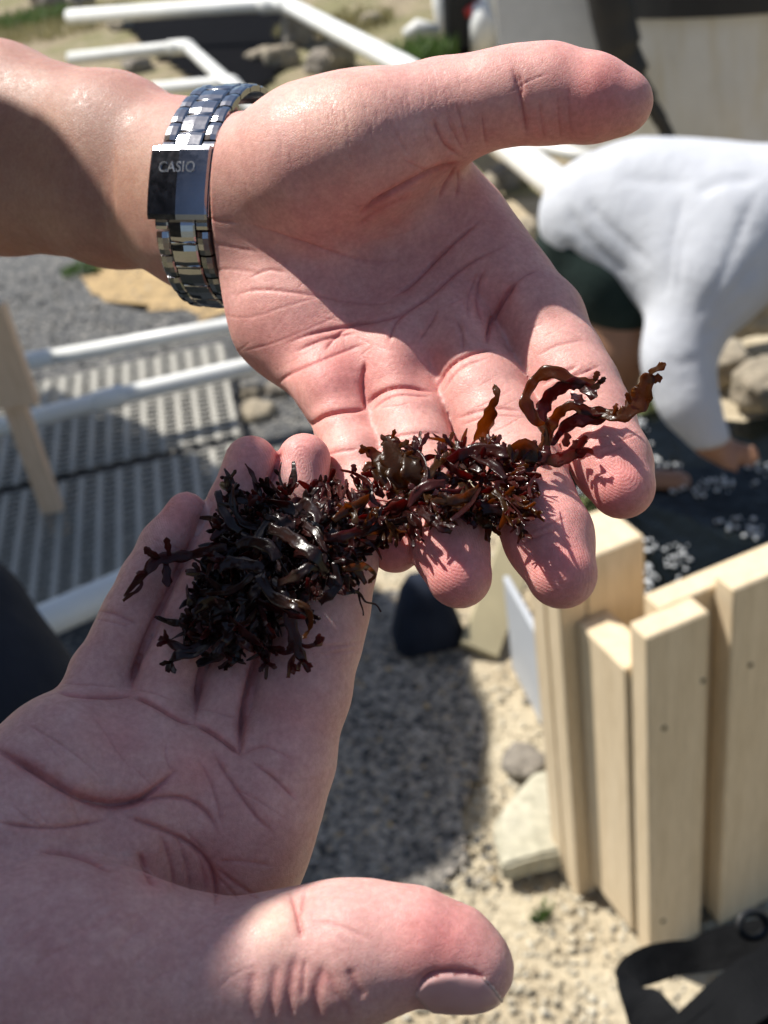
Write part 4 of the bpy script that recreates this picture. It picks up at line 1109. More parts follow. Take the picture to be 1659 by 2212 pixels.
# ---------------------------------------------------------------- navy bag behind the fingers, cloth bag at the left edge
def cloth_material(name, a, b, sc=700, rough=.9):
    m, n, p = mat(name); v = coords(n)
    c = ramp(n, noise(n, v, 12, 4), [(.3, a), (.7, b)]); n.links.new(c, p.inputs['Base Color'])
    p.inputs['Roughness'].default_value = rough; p.inputs['Specular IOR Level'].default_value = .2
    p.inputs['Sheen Weight'].default_value = .0
    wv = node(n, 'ShaderNodeTexWave', i_Scale=sc, i_Distortion=1.0); n.links.new(v, wv.inputs[0])
    b0 = bump(n, p, wv.outputs['Fac'], .25, .0006); bump(n, p, noise(n, v, 30, 4), .35, .01, b0); return m
M_NAVY = cloth_material('navy_cloth', (.008, .011, .020), (.018, .024, .040))
M_DENIM = cloth_material('dark_cloth', (.010, .012, .019), (.018, .021, .030))
def sdf_obj(name, build, lo, hi, h, m, parent=None, loc=None, fold=None, smooth=True):
    F = Field(lo, hi, h); build(F); v, q = F.mesh(); v = relax(v, q, 3)
    if fold: v = fold(v, normals_of(v, q))
    me = np_mesh(name, v - np.array(loc if loc is not None else (0, 0, 0)), q)
    o = link(name, me, m)
    o.location = loc if loc is not None else (0, 0, 0)
    if parent is not None: o.parent = parent; o.location = Vector(o.location) - parent.location
    return o
gb = G(930, 1440); bm = bmesh.new()
bev_box(bm, Vector((gb.x - .075, gb.y, 0)), Vector((.17, .01, 0)), Vector((-.01, .13, 0)), Vector((.01, .03, .17)), .03)
for v in bm.verts:
    k = v.co.z / .17; cx_, cy_ = gb.x + .01, gb.y + .07
    v.co.x = cx_ + (v.co.x - cx_) * (1 - .55 * k); v.co.y = cy_ + (v.co.y - cy_) * (1 - .4 * k)
tag(bm_obj('navy_bag', bm, M_NAVY, loc=gb, smooth=True), 'dark navy bag slumped on the shaded ground below the ring finger', 'bag')
def q2w(u, v, d): return c2w(QC(u, v, d))
def bagb(F):
    F.chain([q2w(-190, 1900, 900), q2w(-120, 1560, 930), q2w(-100, 1320, 960)], [.12, .105, .055], .06, 0)
    F.chain([q2w(-60, 2050, 860), q2w(-30, 1800, 880), q2w(0, 1560, 900)], [.10, .08, .05], .06, .05)
cc = np.array(q2w(-100, 1600, 920))
bag = sdf_obj('cloth_bag', bagb, cc - .42, cc + .42, .008, M_DENIM, loc=Vector(cc))
tag(bag, 'dark blue grey cloth bag bulging in at the left edge', 'bag')

# ---------------------------------------------------------------- black backpack straps (bottom right corner)
M_WEB = cloth_material('black_webbing', (.0025, .0028, .0035), (.006, .0063, .0075), 2200, .85)
def ribbon_bm(bm, pts, wid, th, upv=None):
    """pts: world points; wid: widths; direction of the width from (u, v) offsets in upv"""
    n = len(pts); rows = []
    for i in range(n):
        t = (pts[min(i + 1, n - 1)] - pts[max(i - 1, 0)]).normalized()
        wv = upv[i] - t * upv[i].dot(t); wv.normalize(); nv = t.cross(wv)
        a = wv * wid[i] / 2; b = nv * th / 2
        rows.append([bm.verts.new(pts[i] + s) for s in (-a - b, a - b, a + b, -a + b)])
    for i in range(n - 1):
        for k in range(4): bm.faces.new((rows[i][k], rows[i][(k + 1) % 4], rows[i + 1][(k + 1) % 4], rows[i + 1][k]))
    bm.faces.new(rows[0][::-1]); bm.faces.new(rows[-1]); bmesh.ops.recalc_face_normals(bm, faces=bm.faces[:])
def qv(a): return Vector(c2w(QC(*a)))
def strap(name, rows, parent, th=.0025):
    """rows: (u upper, v upper, u lower, v lower, depth upper mm, depth lower mm)"""
    pts, wd, up = [], [], []
    R0 = [np.array(r, float) for r in rows]
    for i in range(len(R0) - 1):
        for k in range(6):
            t = k / 6; p0 = R0[max(i - 1, 0)]; p1 = R0[i]; p2 = R0[i + 1]; p3 = R0[min(i + 2, len(R0) - 1)]
            r = .5 * ((2 * p1) + (-p0 + p2) * t + (2 * p0 - 5 * p1 + 4 * p2 - p3) * t * t + (-p0 + 3 * p1 - 3 * p2 + p3) * t ** 3)
            a, b = qv((r[0], r[1], r[4])), qv((r[2], r[3], r[5])); pts.append((a + b) / 2); wd.append((b - a).length); up.append(b - a)
    bm = bmesh.new(); ribbon_bm(bm, pts, wd, th, up)
    return bm_obj(name, bm, M_WEB, parent, loc=pts[0], smooth=False)
bp0 = Vector(q2w(1600, 2150, 700))
bp = empty('backpack', bp0); tag(bp, 'black backpack with a looped webbing strap and ring at the bottom right corner', 'backpack')
strap('strap', [(1334, 2100, 1372, 2140, 700, 690), (1345, 2072, 1385, 2134, 705, 695), (1385, 2047, 1420, 2122, 712, 706), (1440, 2034, 1462, 2108, 718, 712), (1500, 2028, 1512, 2102, 722, 716), (1535, 2008, 1560, 2096, 722, 712), (1585, 1994, 1612, 2070, 722, 712), (1640, 1985, 1668, 2050, 722, 712), (1690, 1975, 1700, 2030, 720, 712)], bp)
strap('strap', [(1334, 2096, 1374, 2136, 702, 692), (1337, 2125, 1400, 2155, 690, 680), (1346, 2165, 1440, 2180, 680, 670), (1362, 2230, 1480, 2215, 672, 662), (1385, 2300, 1520, 2260, 668, 655)], bp)
strap('shoulder_strap', [(1700, 2018, 1740, 2150, 690, 670), (1640, 2052, 1690, 2175, 685, 665), (1570, 2106, 1620, 2225, 680, 655), (1500, 2164, 1560, 2280, 672, 650), (1430, 2225, 1500, 2330, 665, 645)], bp, .012)
strap('edge_binding', [(1700, 2035, 1706, 2052, 683, 683), (1643, 2072, 1652, 2090, 679, 679), (1575, 2128, 1584, 2146, 672, 672), (1505, 2186, 1514, 2204, 664, 664), (1436, 2246, 1446, 2262, 658, 658)], bp, .006)
rc = Vector(q2w(1625, 2002, 700)); bm = bmesh.new(); pr = []
for k in range(25):
    a = k / 24 * 6.28319; pr.append(Vector(q2w(1626 + 30 * math.cos(a), 1998 + 28 * math.sin(a), 702 + 6 * math.cos(a))))
tube_bm(bm, pr, .0026, 10, caps=False); bm_obj('ring', bm, M_RUB, bp, loc=rc, smooth=True)
def packb(F):
    F.chain([q2w(1800, 2120, 700), q2w(1720, 2330, 690)], [.045, .06], .03, 0)
cc = np.array(q2w(1760, 2230, 695)); sdf_obj('pack_body', packb, cc - .2, cc + .2, .006, M_WEB, bp, Vector(cc))

# ---------------------------------------------------------------- the bending person on the right
M_BSKIN = simple('brown_skin', (.30, .155, .095), .5, var=.12, scale=9)
M_SHIRT = cloth_material('white_shirt', (.46, .475, .515), (.52, .535, .57), 500, .9)
M_SHORT = cloth_material('dark_green_cloth', (.010, .020, .018), (.020, .034, .030))
hipw = q2w(1300, 480, 2430)
foot = np.array([hipw[0] + .02, hipw[1] + .12, 0]); foot2 = np.array([hipw[0] + .10, hipw[1] - .12, 0])
knee = np.array(q2w(1345, 750, 2500)); knee2 = np.array(q2w(1250, 740, 2640))
person_r = None
def bodyb(F):
    F.chain([q2w(1330, 590, 2440), knee, q2w(1325, 850, 2600), np.array([q2w(1325, 850, 2600)[0], q2w(1325, 850, 2600)[1] + .02, .07])], [.085, .062, .05, .042], .04, 0)
    f1 = np.array([q2w(1325, 850, 2600)[0], q2w(1325, 850, 2600)[1] + .02, .035]); F.chain([f1 + [-.04, .02, 0], f1 + [.15, -.05, -.005]], [.036, .03], .02, .03)
    F.chain([q2w(1240, 580, 2560), knee2, q2w(1245, 830, 2720), np.array([q2w(1245, 830, 2720)[0], q2w(1245, 830, 2720)[1] + .03, .07])], [.085, .062, .05, .042], .04, 0)
    f2 = np.array([q2w(1245, 830, 2720)[0], q2w(1245, 830, 2720)[1] + .03, .035]); F.chain([f2 + [-.04, .02, 0], f2 + [.15, -.05, -.005]], [.036, .03], .02, .03)
    F.chain([q2w(1310, 480, 2440), q2w(1500, 480, 2400), q2w(1690, 470, 2340)], [.11, .12, .12], .05, .05)
    F.chain([q2w(1690, 470, 2340), q2w(1800, 500, 2290), q2w(1860, 530, 2270)], [.06, .055, .06], .03, .04)
    F.ell(q2w(1900, 560, 2260), (.10, .085, .10), .03)
    F.chain([q2w(1590, 520, 2330), q2w(1460, 780, 2330), q2w(1530, 950, 2300), q2w(1575, 985, 2300)], [.05, .04, .03, .03], .03, .02)
    for k, (a, b) in enumerate([((1600, 990), (1622, 1006)), ((1606, 984), (1634, 994)), ((1606, 976), (1636, 980)), ((1600, 968), (1628, 966))]):
        F.chain([q2w(1570, 982, 2300), q2w(a[0], a[1], 2290), q2w(b[0], b[1], 2270 - 4 * k)], [.016, .011, .008], .006, .008)
    F.chain([q2w(1555, 975, 2290), q2w(1575, 1005, 2275), q2w(1590, 1016, 2270)], [.014, .011, .009], .006, .008)
lo = np.min([q2w(1150, 300, 2900), q2w(1950, 300, 2200), q2w(1650, 1050, 2300), [0, 0, -.02]], 0); 
def bounds(pts, m):
    P = np.array(pts); return P.min(0) - m, P.max(0) + m
lo, hi = bounds([q2w(1240, 480, 2440), q2w(1690, 470, 2340), q2w(1960, 560, 2260), q2w(1622, 1006, 2290), q2w(1245, 830, 2720) * np.array([1, 1, 0]), q2w(1325, 850, 2600) * np.array([1, 1, 0]) + [.2, 0, 0]], .14); lo[2] = -.02
pr_ = np.array([q2w(1325, 850, 2600)[0], q2w(1325, 850, 2600)[1], 0.])
body = sdf_obj('person', bodyb, lo, hi, .011, M_BSKIN, loc=Vector(pr_))
tag(body, 'person in a white long sleeved shirt and dark shorts bending over the stream', 'person')
def shirtb(F):
    F.chain([q2w(1282, 468, 2450), q2w(1380, 462, 2430), q2w(1520, 478, 2400), q2w(1700, 470, 2340)], [.122, .142, .148, .145], .08, 0)
    F.chain([q2w(1340, 520, 2420), q2w(1440, 535, 2380), q2w(1560, 530, 2340)], [.10, .11, .12], .08, .06)
    F.chain([q2w(1600, 510, 2300), q2w(1532, 620, 2290), q2w(1472, 735, 2300), q2w(1464, 790, 2295), q2w(1486, 868, 2290), q2w(1533, 947, 2290)], [.105, .090, .064, .056, .047, .042], .06, .10)
    F.chain([q2w(1700, 470, 2330), q2w(1790, 500, 2290)], [.13, .08], .06, .05)
    F.ell(q2w(1550, 988, 2290), (.05, .05, .028), .01, sub=True)
def shirt_fold(v, n):
    c = (v - CAMP) @ ROT * 1000.; nl = n @ ROT
    folds = [([(1225, 440), (1250, 500), (1310, 560), (1370, 600)], 10, 5), ([(1265, 430), (1300, 480), (1370, 540), (1400, 570)], 9, 5), ([(1440, 640), (1447, 560), (1462, 480), (1480, 420)], 7, 3), ([(1465, 640), (1468, 560), (1480, 500)], 6, 3),
             ([(1640, 400), (1600, 500), (1560, 600), (1500, 700)], 9, 4), ([(1650, 560), (1600, 610), (1540, 690)], 9, 5), ([(1620, 640), (1570, 690), (1520, 730)], 8, 4), ([(1425, 770), (1470, 790), (1510, 770)], 11, 2),
             ([(1330, 380), (1420, 395), (1500, 390)], 14, 4), ([(1215, 520), (1250, 570), (1300, 600)], 12, 6), ([(1500, 420), (1560, 390), (1640, 385)], 12, 5)]
    c = carve(c, nl, folds); return c2w(c)
lo, hi = bounds([q2w(1282, 468, 2450), q2w(1790, 500, 2290), q2w(1528, 945, 2290), q2w(1560, 530, 2340)], .2)
sdf_obj('shirt', shirtb, lo, hi, .010, M_SHIRT, body, Vector(q2w(1450, 500, 2400)), fold=shirt_fold)
def shortb(F):
    F.chain([q2w(1282, 505, 2460), q2w(1330, 600, 2440)], [.112, .090], .05, 0)
    F.chain([q2w(1262, 500, 2530), q2w(1240, 610, 2560), q2w(1243, 700, 2600)], [.105, .092, .082], .05, .05)
    F.chain([q2w(1330, 590, 2440), q2w(1345, 640, 2450)], [.098, .09], .03, .03)
lo, hi = bounds([q2w(1275, 500, 2460), q2w(1243, 700, 2600), q2w(1345, 640, 2450)], .15)
sdf_obj('shorts', shortb, lo, hi, .010, M_SHORT, body, Vector(q2w(1290, 560, 2480)))

# ---------------------------------------------------------------- off-frame: a shade sail added overhead for the ground shadow, and the owners of the two hands
hz_ = 2.4; sh = Vector((-SUN.x / SUN.z * hz_ * -1, -SUN.y / SUN.z * hz_ * -1, hz_))
gs = [G(-500, 1120), G(0, 1000), G(150, 890), G(375, 985), G(700, 1180), G(1010, 1420), G(1062, 1540), G(1058, 1760), G(985, 1870), G(860, 1935), Vector((-.13, 1.02, 0)), Vector((-.12, .76, 0)), Vector((.26, .62, 0)), Vector((.22, 0, 0)), Vector((0, -1.2, 0)), Vector((-2.6, -1.2, 0)), Vector((-2.6, 1.8, 0))]  # outline of the wanted ground shadow, widened to dim the unseen ground
M_CASTER = cloth_material('caster_cloth', (.05, .06, .05), (.08, .09, .08))
bm = bmesh.new(); top_ = []; bot_ = []
for k, g in enumerate(gs):
    p = g + Vector((SUN.x / SUN.z * hz_, SUN.y / SUN.z * hz_, hz_)); top_.append(bm.verts.new(p)); bot_.append(bm.verts.new(p - Z * .004))
bm.faces.new(top_); bm.faces.new(bot_[::-1])
for k in range(len(gs)): bm.faces.new((top_[k], bot_[k], bot_[(k + 1) % len(gs)], top_[(k + 1) % len(gs)]))
bmesh.ops.recalc_face_normals(bm, faces=bm.faces[:])
so_ = bm_obj('shade_caster', bm, M_CASTER, loc=(-1.5, 2.5, hz_)); tag(so_, 'dark shade sail added overhead, out of view, to cast the ground shadow', 'caster')

M_TEE = cloth_material('dark_tee', (.02, .022, .028), (.035, .037, .045))
M_HAIR = simple('black_hair', (.012, .010, .009), .5, var=.3, scale=80)
def cw(x, y, z): return c2w(np.array([x, y, z], float))
s_c = np.array([SUN.dot(CX), SUN.dot(CY), SUN.dot(CZ)]); e1 = np.array([.888, .459, 0]); e1 -= s_c * (e1 @ s_c); e1 /= np.linalg.norm(e1); e2 = np.cross(s_c, e1)
hc = e1 * -121 + e2 * 235 + s_c * 400  # unseen head, placed on the sun line to shade the lower hand
def hd(a, b, c): return c2w(hc + e1 * a + e2 * b + s_c * c)
def ownerb(F):
    Mx = np.stack([e1, e2, s_c]) @ ROT.T
    F.ell(hd(0, 0, 0), (.105, .086, .115), 0, M=Mx)
    F.chain([hd(-30, 10, -70), hd(-150, -40, -110), hd(-270, -110, -150)], [.06, .06, .075], .03, .03)
    F.chain([q2w(-200, 270, 348), cw(-225, 105, -400), cw(-320, 145, -430), cw(-420, 230, -310), cw(-470, 290, -160)], [.033, .042, .048, .055, .07], .03, .0)
lo, hi = bounds([hd(0, 0, 0), hd(-230, 60, -230), q2w(-200, 270, 348), cw(-500, 290, -160)], .16)
F = Field(lo, hi, .008); ownerb(F); v_, q_ = F.mesh(); v_ = relax(v_, q_, 3)
# joined to the hand's own mesh: one body
me = person_u.data; bm = bmesh.new(); bm.from_mesh(me); n0 = len(bm.verts)
tl = bm.verts.layers.float_color['tone']
nv = [bm.verts.new(Vector(p) - Vector(ORU)) for p in v_]
for x in nv: x[tl] = (.48, .28, .19, 1)
for f in q_:
    ff = bm.faces.new([nv[i] for i in f]); ff.smooth = True
bm.to_mesh(me); bm.free()
def teeb(F):
    F.chain([cw(-570, 330, 60), cw(-640, 60, 100), cw(-700, -220, 100)], [.20, .19, .17], .06, 0)
    F.chain([cw(-470, 300, -120), cw(-430, 240, -290), cw(-345, 160, -415)], [.095, .08, .066], .03, .04)
lo, hi = bounds([cw(-570, 330, 60), cw(-700, -220, 100), cw(-345, 160, -435)], .24)
sdf_obj('shirt', teeb, lo, hi, .014, M_TEE, person_u, Vector(cw(-560, 100, -400)))
def hair_lobesb(F):  # unseen, with lobes added and shaped to shade forearm and lower hand
    Mx = np.stack([e1, e2, s_c]) @ ROT.T
    F.ell(hd(-2, 1, 14), (.106, .087, .108), 0, M=Mx)
    F.ell(hd(-44, -65, 0), (.095, .080, .085), .02, M=Mx)
    F.ell(hd(-4, 57, 10), (.107, .055, .07), .01, M=Mx)
    F.ell(hd(60, 0, -110), (.07, .08, .07), .01, sub=True)
lo, hi = bounds([hd(0, 0, 0)], .2)
sdf_obj('hair_shade_lobes', hair_lobesb, lo, hi, .006, M_HAIR, person_u, Vector(hd(0, 0, 0)))
# the other person stands behind the picture: forearm, head, dark shirt
def phb(F):
    F.chain([q2w(-600, 2650, 188), cw(-190, -200, -60), cw(-240, -230, 60), cw(-200, -60, 230)], [.024, .04, .05, .06], .03, 0)
    F.ell((0, -.33, 1.66), (.08, .10, .125), 0)
    F.chain([(0, -.33, 1.56), (0, -.36, 1.42)], [.06, .065], .02, .03)
lo, hi = bounds([q2w(-600, 2650, 188), cw(-240, -230, 60), cw(-200, -60, 230), (0, -.36, 1.7), (0, -.36, 1.4)], .15)
F = Field(lo, hi, .010); phb(F); v_, q_ = F.mesh(); v_ = relax(v_, q_, 3)
me = person_l.data; bm = bmesh.new(); bm.from_mesh(me)
tl = bm.verts.layers.float_color['tone']
nv = [bm.verts.new(Vector(p) - Vector(ORL)) for p in v_]
for x in nv: x[tl] = (.52, .32, .24, 1)
for f in q_:
    ff = bm.faces.new([nv[i] for i in f]); ff.smooth = True
bm.to_mesh(me); bm.free()
def ph2(F):
    F.chain([(0, -.37, 1.33), (0, -.37, 1.05), (0, -.36, .85)], [.17, .16, .17], .06, 0)
    F.chain([(-.12, -.37, 1.38), (-.26, -.33, 1.32), cw(-200, -60, 200)], [.09, .085, .07], .04, .05)
    F.chain([(.12, -.37, 1.38), (.26, -.33, 1.32), (.28, -.25, 1.1)], [.09, .085, .07], .04, .05)
lo, hi = bounds([(-.3, -.4, .8), (.3, -.2, 1.4), cw(-200, -60, 200)], .2)
sdf_obj('shirt', ph2, lo, hi, .016, M_TEE, person_l, Vector((0, -.37, 1.2)))
def ph3(F):
    for s in (-.09, .09): F.chain([(s, -.36, .85), (s, -.35, .45), (s, -.36, .06)], [.10, .07, .055], .03, .03)
lo, hi = bounds([(-.1, -.36, 0), (.1, -.35, .9)], .15)
sdf_obj('trousers', ph3, lo, hi, .016, M_DENIM, person_l, Vector((0, -.36, .5)))
# ================================================================ the wristwatch
def metal(name, col, rough, brushed=None):
    m, n, p = mat(name); v = coords(n)
    p.inputs['Metallic'].default_value = 1.0
    c = ramp(n, noise(n, v, 300, 3), [(.35, tuple(x * .93 for x in col)), (.6, col)]); n.links.new(c, p.inputs['Base Color'])
    rr_ = ramp(n, noise(n, v, 600, 4, .7), [(.35, (rough * .85,) * 3), (.65, (rough * 1.2,) * 3)]); n.links.new(rr_, p.inputs['Roughness'])
    bump(n, p, noise(n, coords(n, (1, 1, 1)), 1400, 3), .03, .0001)
    return m
M_STEEL = metal('steel', (.38, .38, .40), .16)
M_STEELB = metal('brushed_steel', (.30, .30, .33), .17)
def wpt(t, a, lift):
    """angle t round the wrist (0 faces the viewer, + is up), a mm along the arm, lift mm off the skin"""
    k = ((t + math.pi) / (2 * math.pi) * NT - .5) % NT; i = int(k); f = k - i
    r = PROF[i] * (1 - f) + PROF[(i + 1) % NT] * f
    return wc + wa * a + (wz * math.cos(t) + wy * math.sin(t)) * (r + lift)
def cpt(t, a, lift):
    # the clasp is flatter than the wrist
    f = (t - TC0) / (TC1 - TC0)
    p0, p1 = wpt(TC0, a, lift), wpt(TC1, a, lift)
    return wpt(t, a, lift) * .45 + (p0 + (p1 - p0) * f) * .55 + (wpt(t, 0, 1) - wpt(t, 0, 0)) * 1.5
watch0 = c2w(wc); watch = empty('wristwatch', watch0); tag(watch, 'steel wristwatch bracelet with folding clasp on the upper wrist', 'watch')
def curved_plate(name, t0, t1, a0, a1, l0, l1, m, bev=.5, seg=4, dome=0.0, fn=None):
    fn = fn or wpt
    """piece of the bracelet: arc t0..t1, a0..a1 along the arm, between lifts l0 and l1 (mm)"""
    bm = bmesh.new(); rows = []
    prof = [(a0, l0), (a0, l1 - bev), (a0 + bev, l1), ((a0 + a1) / 2, l1 + dome), (a1 - bev, l1), (a1, l1 - bev), (a1, l0)]
    for i in range(seg + 1):
        t = t0 + (t1 - t0) * i / seg
        e = bev * .8 if i in (0, seg) else 0
        rows.append([bm.verts.new(Vector(c2w(fn(t, a, l - (e if l > l0 else 0)))) ) for a, l in prof])
    for i in range(seg):
        for k in range(len(prof)):
            bm.faces.new((rows[i][k], rows[i][(k + 1) % len(prof)], rows[i + 1][(k + 1) % len(prof)], rows[i + 1][k]))
    bm.faces.new(rows[0]); bm.faces.new(rows[-1][::-1])
    bmesh.ops.recalc_face_normals(bm, faces=bm.faces[:])
    loc = Vector(c2w(wpt((t0 + t1) / 2, (a0 + a1) / 2, 0)))
    o = bm_obj(name, bm, m, watch, loc=loc)
    return o
def arc_step(t, mm):
    r = np.linalg.norm(wpt(t, 0, 1.5) - wc); return mm / r
TC0, TC1 = WATCH_CLASP
HW = 7.7
curved_plate('clasp', TC0, TC1, -HW, HW, .6, 3.4, M_STEELB, .45, 14, .25, cpt)
curved_plate('clasp_side', TC0 + .02, TC1 - .02, HW - .02, HW + .35, .8, 2.6, M_STEEL, .1, 10, 0, cpt)
for k in range(6):          # adjustment holes along the clasp's side
    t = TC0 + (TC1 - TC0) * (.18 + .12 * k); bm = bmesh.new()
    c = cpt(t, HW + .36, 1.6); tube_bm(bm, [Vector(c2w(c)), Vector(c2w(c + wa * .06))], .00035, 8)
    bm_obj('pin_hole', bm, M_RUB, watch, loc=Vector(c2w(c)))
def links(t, sgn, n):
    """rows of three links leaving the clasp"""
    for i in range(n):
        st = arc_step(t, 5.6) * sgn
        g = st * .05
        # centre link
        a, b = t + g, t + st - g
        curved_plate('link', min(a, b), max(a, b), -3.4, 3.4, .7, 2.5, M_STEEL, .35, 4, .25)
        # side links are set half a pitch further
        a, b = t + st * .5 + g, t + st * 1.5 - g
        for s in (-1, 1):
            x0, x1 = sorted((s * 3.55, s * 7.0)); curved_plate('link', min(a, b), max(a, b), x0, x1, .6, 2.35, M_STEEL, .35, 4, .2)
        # end of the side row is a turned bar
        c = t + st * .98; bm = bmesh.new()
        p = [Vector(c2w(wpt(c, x, 1.9))) for x in (-3.3, -3.0, 3.0, 3.3)]; tube_bm(bm, p, [.0004, .00072, .00072, .0004], 10); bm_obj('link_bar', bm, M_STEEL, watch, loc=p[0], smooth=True)
        t += st
    return t
curved_plate('link', TC0 - arc_step(TC0, 2.6), TC0 - .01, -7.0, -3.55, .6, 2.3, M_STEEL, .3, 3); curved_plate('link', TC0 - arc_step(TC0, 2.6), TC0 - .01, 3.55, 7.0, .6, 2.3, M_STEEL, .3, 3)
curved_plate('link', TC1 + .01, TC1 + arc_step(TC1, 2.6), -7.0, -3.55, .6, 2.3, M_STEEL, .3, 3); curved_plate('link', TC1 + .01, TC1 + arc_step(TC1, 2.6), 3.55, 7.0, .6, 2.3, M_STEEL, .3, 3)
tu = links(TC1, 1, 7); td = links(TC0, -1, 8)
# watch head on the back of the wrist
tb = math.pi
bm = bmesh.new(); c0 = wpt(tb, 0, .5); dn = -(wz); 
tube_bm(bm, [Vector(c2w(c0)), Vector(c2w(c0 + dn * 1)), Vector(c2w(c0 + dn * 7)), Vector(c2w(c0 + dn * 9))], [.0165, .0185, .0185, .0165], 40)
bm_obj('watch_case', bm, M_STEEL, watch, loc=Vector(c2w(c0)), smooth=False)
# raised lettering on the clasp
def text_mesh(txt, size, depth):
    cu = bpy.data.curves.new('lettering', 'FONT'); cu.body = txt; cu.size = size; cu.align_x = 'CENTER'; cu.align_y = 'CENTER'; cu.extrude = depth; cu.space_character = 1.08; cu.offset = size * .018
    o = bpy.data.objects.new('lettering', cu); COL.objects.link(o)
    dg = bpy.context.evaluated_depsgraph_get(); me = bpy.data.meshes.new_from_object(o.evaluated_get(dg)); bpy.data.objects.remove(o); return me
tm = text_mesh('CASIO', 1.0, .05)
vx = np.array([v.co[:] for v in tm.vertices])
tl_ = TC1 - arc_step(TC1, 4.6)
S_ = 3.15
for i, v in enumerate(tm.vertices):
    x, y, z = vx[i] * S_
    p = cpt(tl_ + arc_step(tl_, y * .95), x * .98 - .3, 3.66 + (z / S_) * 2.2); v.co = Vector(c2w(p)) - Vector(watch0)
M_LET = metal('bright_steel', (.86, .85, .83), .22)
lt = link('lettering', tm, M_LET, watch)
# ================================================================ the seaweed
def weed_material(name, a, b, trans, tw):
    m, n, p = mat(name); v = coords(n)
    c = ramp(n, noise(n, v, 130, 4, .6), [(.3, a), (.7, b)])
    n.links.new(c, p.inputs['Base Color']); p.inputs['Roughness'].default_value = .30
    p.inputs['Coat Weight'].default_value = .40; p.inputs['Coat Roughness'].default_value = .10; p.inputs['Coat IOR'].default_value = 1.33
    p.inputs['Specular IOR Level'].default_value = .35
    b0 = bump(n, p, noise(n, v, 420, 3, .6), .35, .0009)
    tr = node(n, 'ShaderNodeBsdfTranslucent'); tr.inputs[0].default_value = (*trans, 1); n.links.new(b0, tr.inputs['Normal'])
    ms = node(n, 'ShaderNodeMixShader', i_0=tw); n.links.new(p.outputs[0], ms.inputs[1]); n.links.new(tr.outputs[0], ms.inputs[2])
    n.links.new(ms.outputs[0], [x for x in n.nodes if x.type == 'OUTPUT_MATERIAL'][0].inputs[0])
    return m
WEEDS = [weed_material('dark_red_weed', (.016, .005, .005), (.042, .011, .009), (.40, .05, .03), .42),
         weed_material('olive_weed', (.026, .012, .004), (.055, .026, .008), (.50, .21, .03), .50),
         weed_material('red_tip_weed', (.036, .009, .007), (.075, .015, .012), (.42, .06, .04), .42),
         weed_material('black_weed', (.010, .005, .004), (.026, .009, .007), (.20, .03, .02), .28)]
# nearest skin along the sight line, on a coarse grid
CELL = 10.0
def depth_map():
    W0, H0 = int(1659 / CELL) + 3, int(2212 / CELL) + 3
    D = np.full((W0, H0), np.inf)
    for P in (PU, PL):
        u, v, d = uvd(P); i = (u / CELL).astype(int); j = (v / CELL).astype(int)
        m = (i >= 0) & (i < W0) & (j >= 0) & (j < H0); np.minimum.at(D, (i[m], j[m]), d[m])
    for _ in range(40):
        bad = ~np.isfinite(D)
        if not bad.any(): break
        A = np.pad(np.where(bad, 0, D), 1); Bm = np.pad((~bad).astype(float), 1)
        s = sum(A[1 + a:A.shape[0] - 1 + a, 1 + b:A.shape[1] - 1 + b] for a in (-1, 0, 1) for b in (-1, 0, 1))
        c = sum(Bm[1 + a:Bm.shape[0] - 1 + a, 1 + b:Bm.shape[1] - 1 + b] for a in (-1, 0, 1) for b in (-1, 0, 1))
        D = np.where(bad & (c > 0), s / np.maximum(c, 1), D)
    for _ in range(2):
        A = np.pad(D, 1, mode='edge')
        D = np.minimum(D, sum(A[1 + a:A.shape[0] - 1 + a, 1 + b:A.shape[1] - 1 + b] for a in (-1, 0, 1) for b in (-1, 0, 1)) / 9)
    return D
DM = depth_map()
def sd(u, v):
    x, y = min(max(u / CELL, 0), DM.shape[0] - 2), min(max(v / CELL, 0), DM.shape[1] - 2)
    i, j = int(x), int(y); f, g = x - i, y - j
    return float((DM[i, j] * (1 - f) + DM[i + 1, j] * f) * (1 - g) + (DM[i, j + 1] * (1 - f) + DM[i + 1, j + 1] * f) * g)
weed0 = W(700, 1120, .205)
weed = empty('seaweed', weed0); tag(weed, 'wet dark red brown seaweed tangle draped across both hands', 'seaweed')
wr = random.Random(11)
def catmull(P, n):
    out = []
    for i in range(len(P) - 1):
        p0, p1, p2, p3 = P[max(i - 1, 0)], P[i], P[i + 1], P[min(i + 2, len(P) - 1)]
        for k in range(n):
            t = k / n; out.append(.5 * ((2 * p1) + (-p0 + p2) * t + (2 * p0 - 5 * p1 + 4 * p2 - p3) * t * t + (-p0 + 3 * p1 - 3 * p2 + p3) * t ** 3))
    out.append(P[-1]); return np.array(out)
WK = 1.0
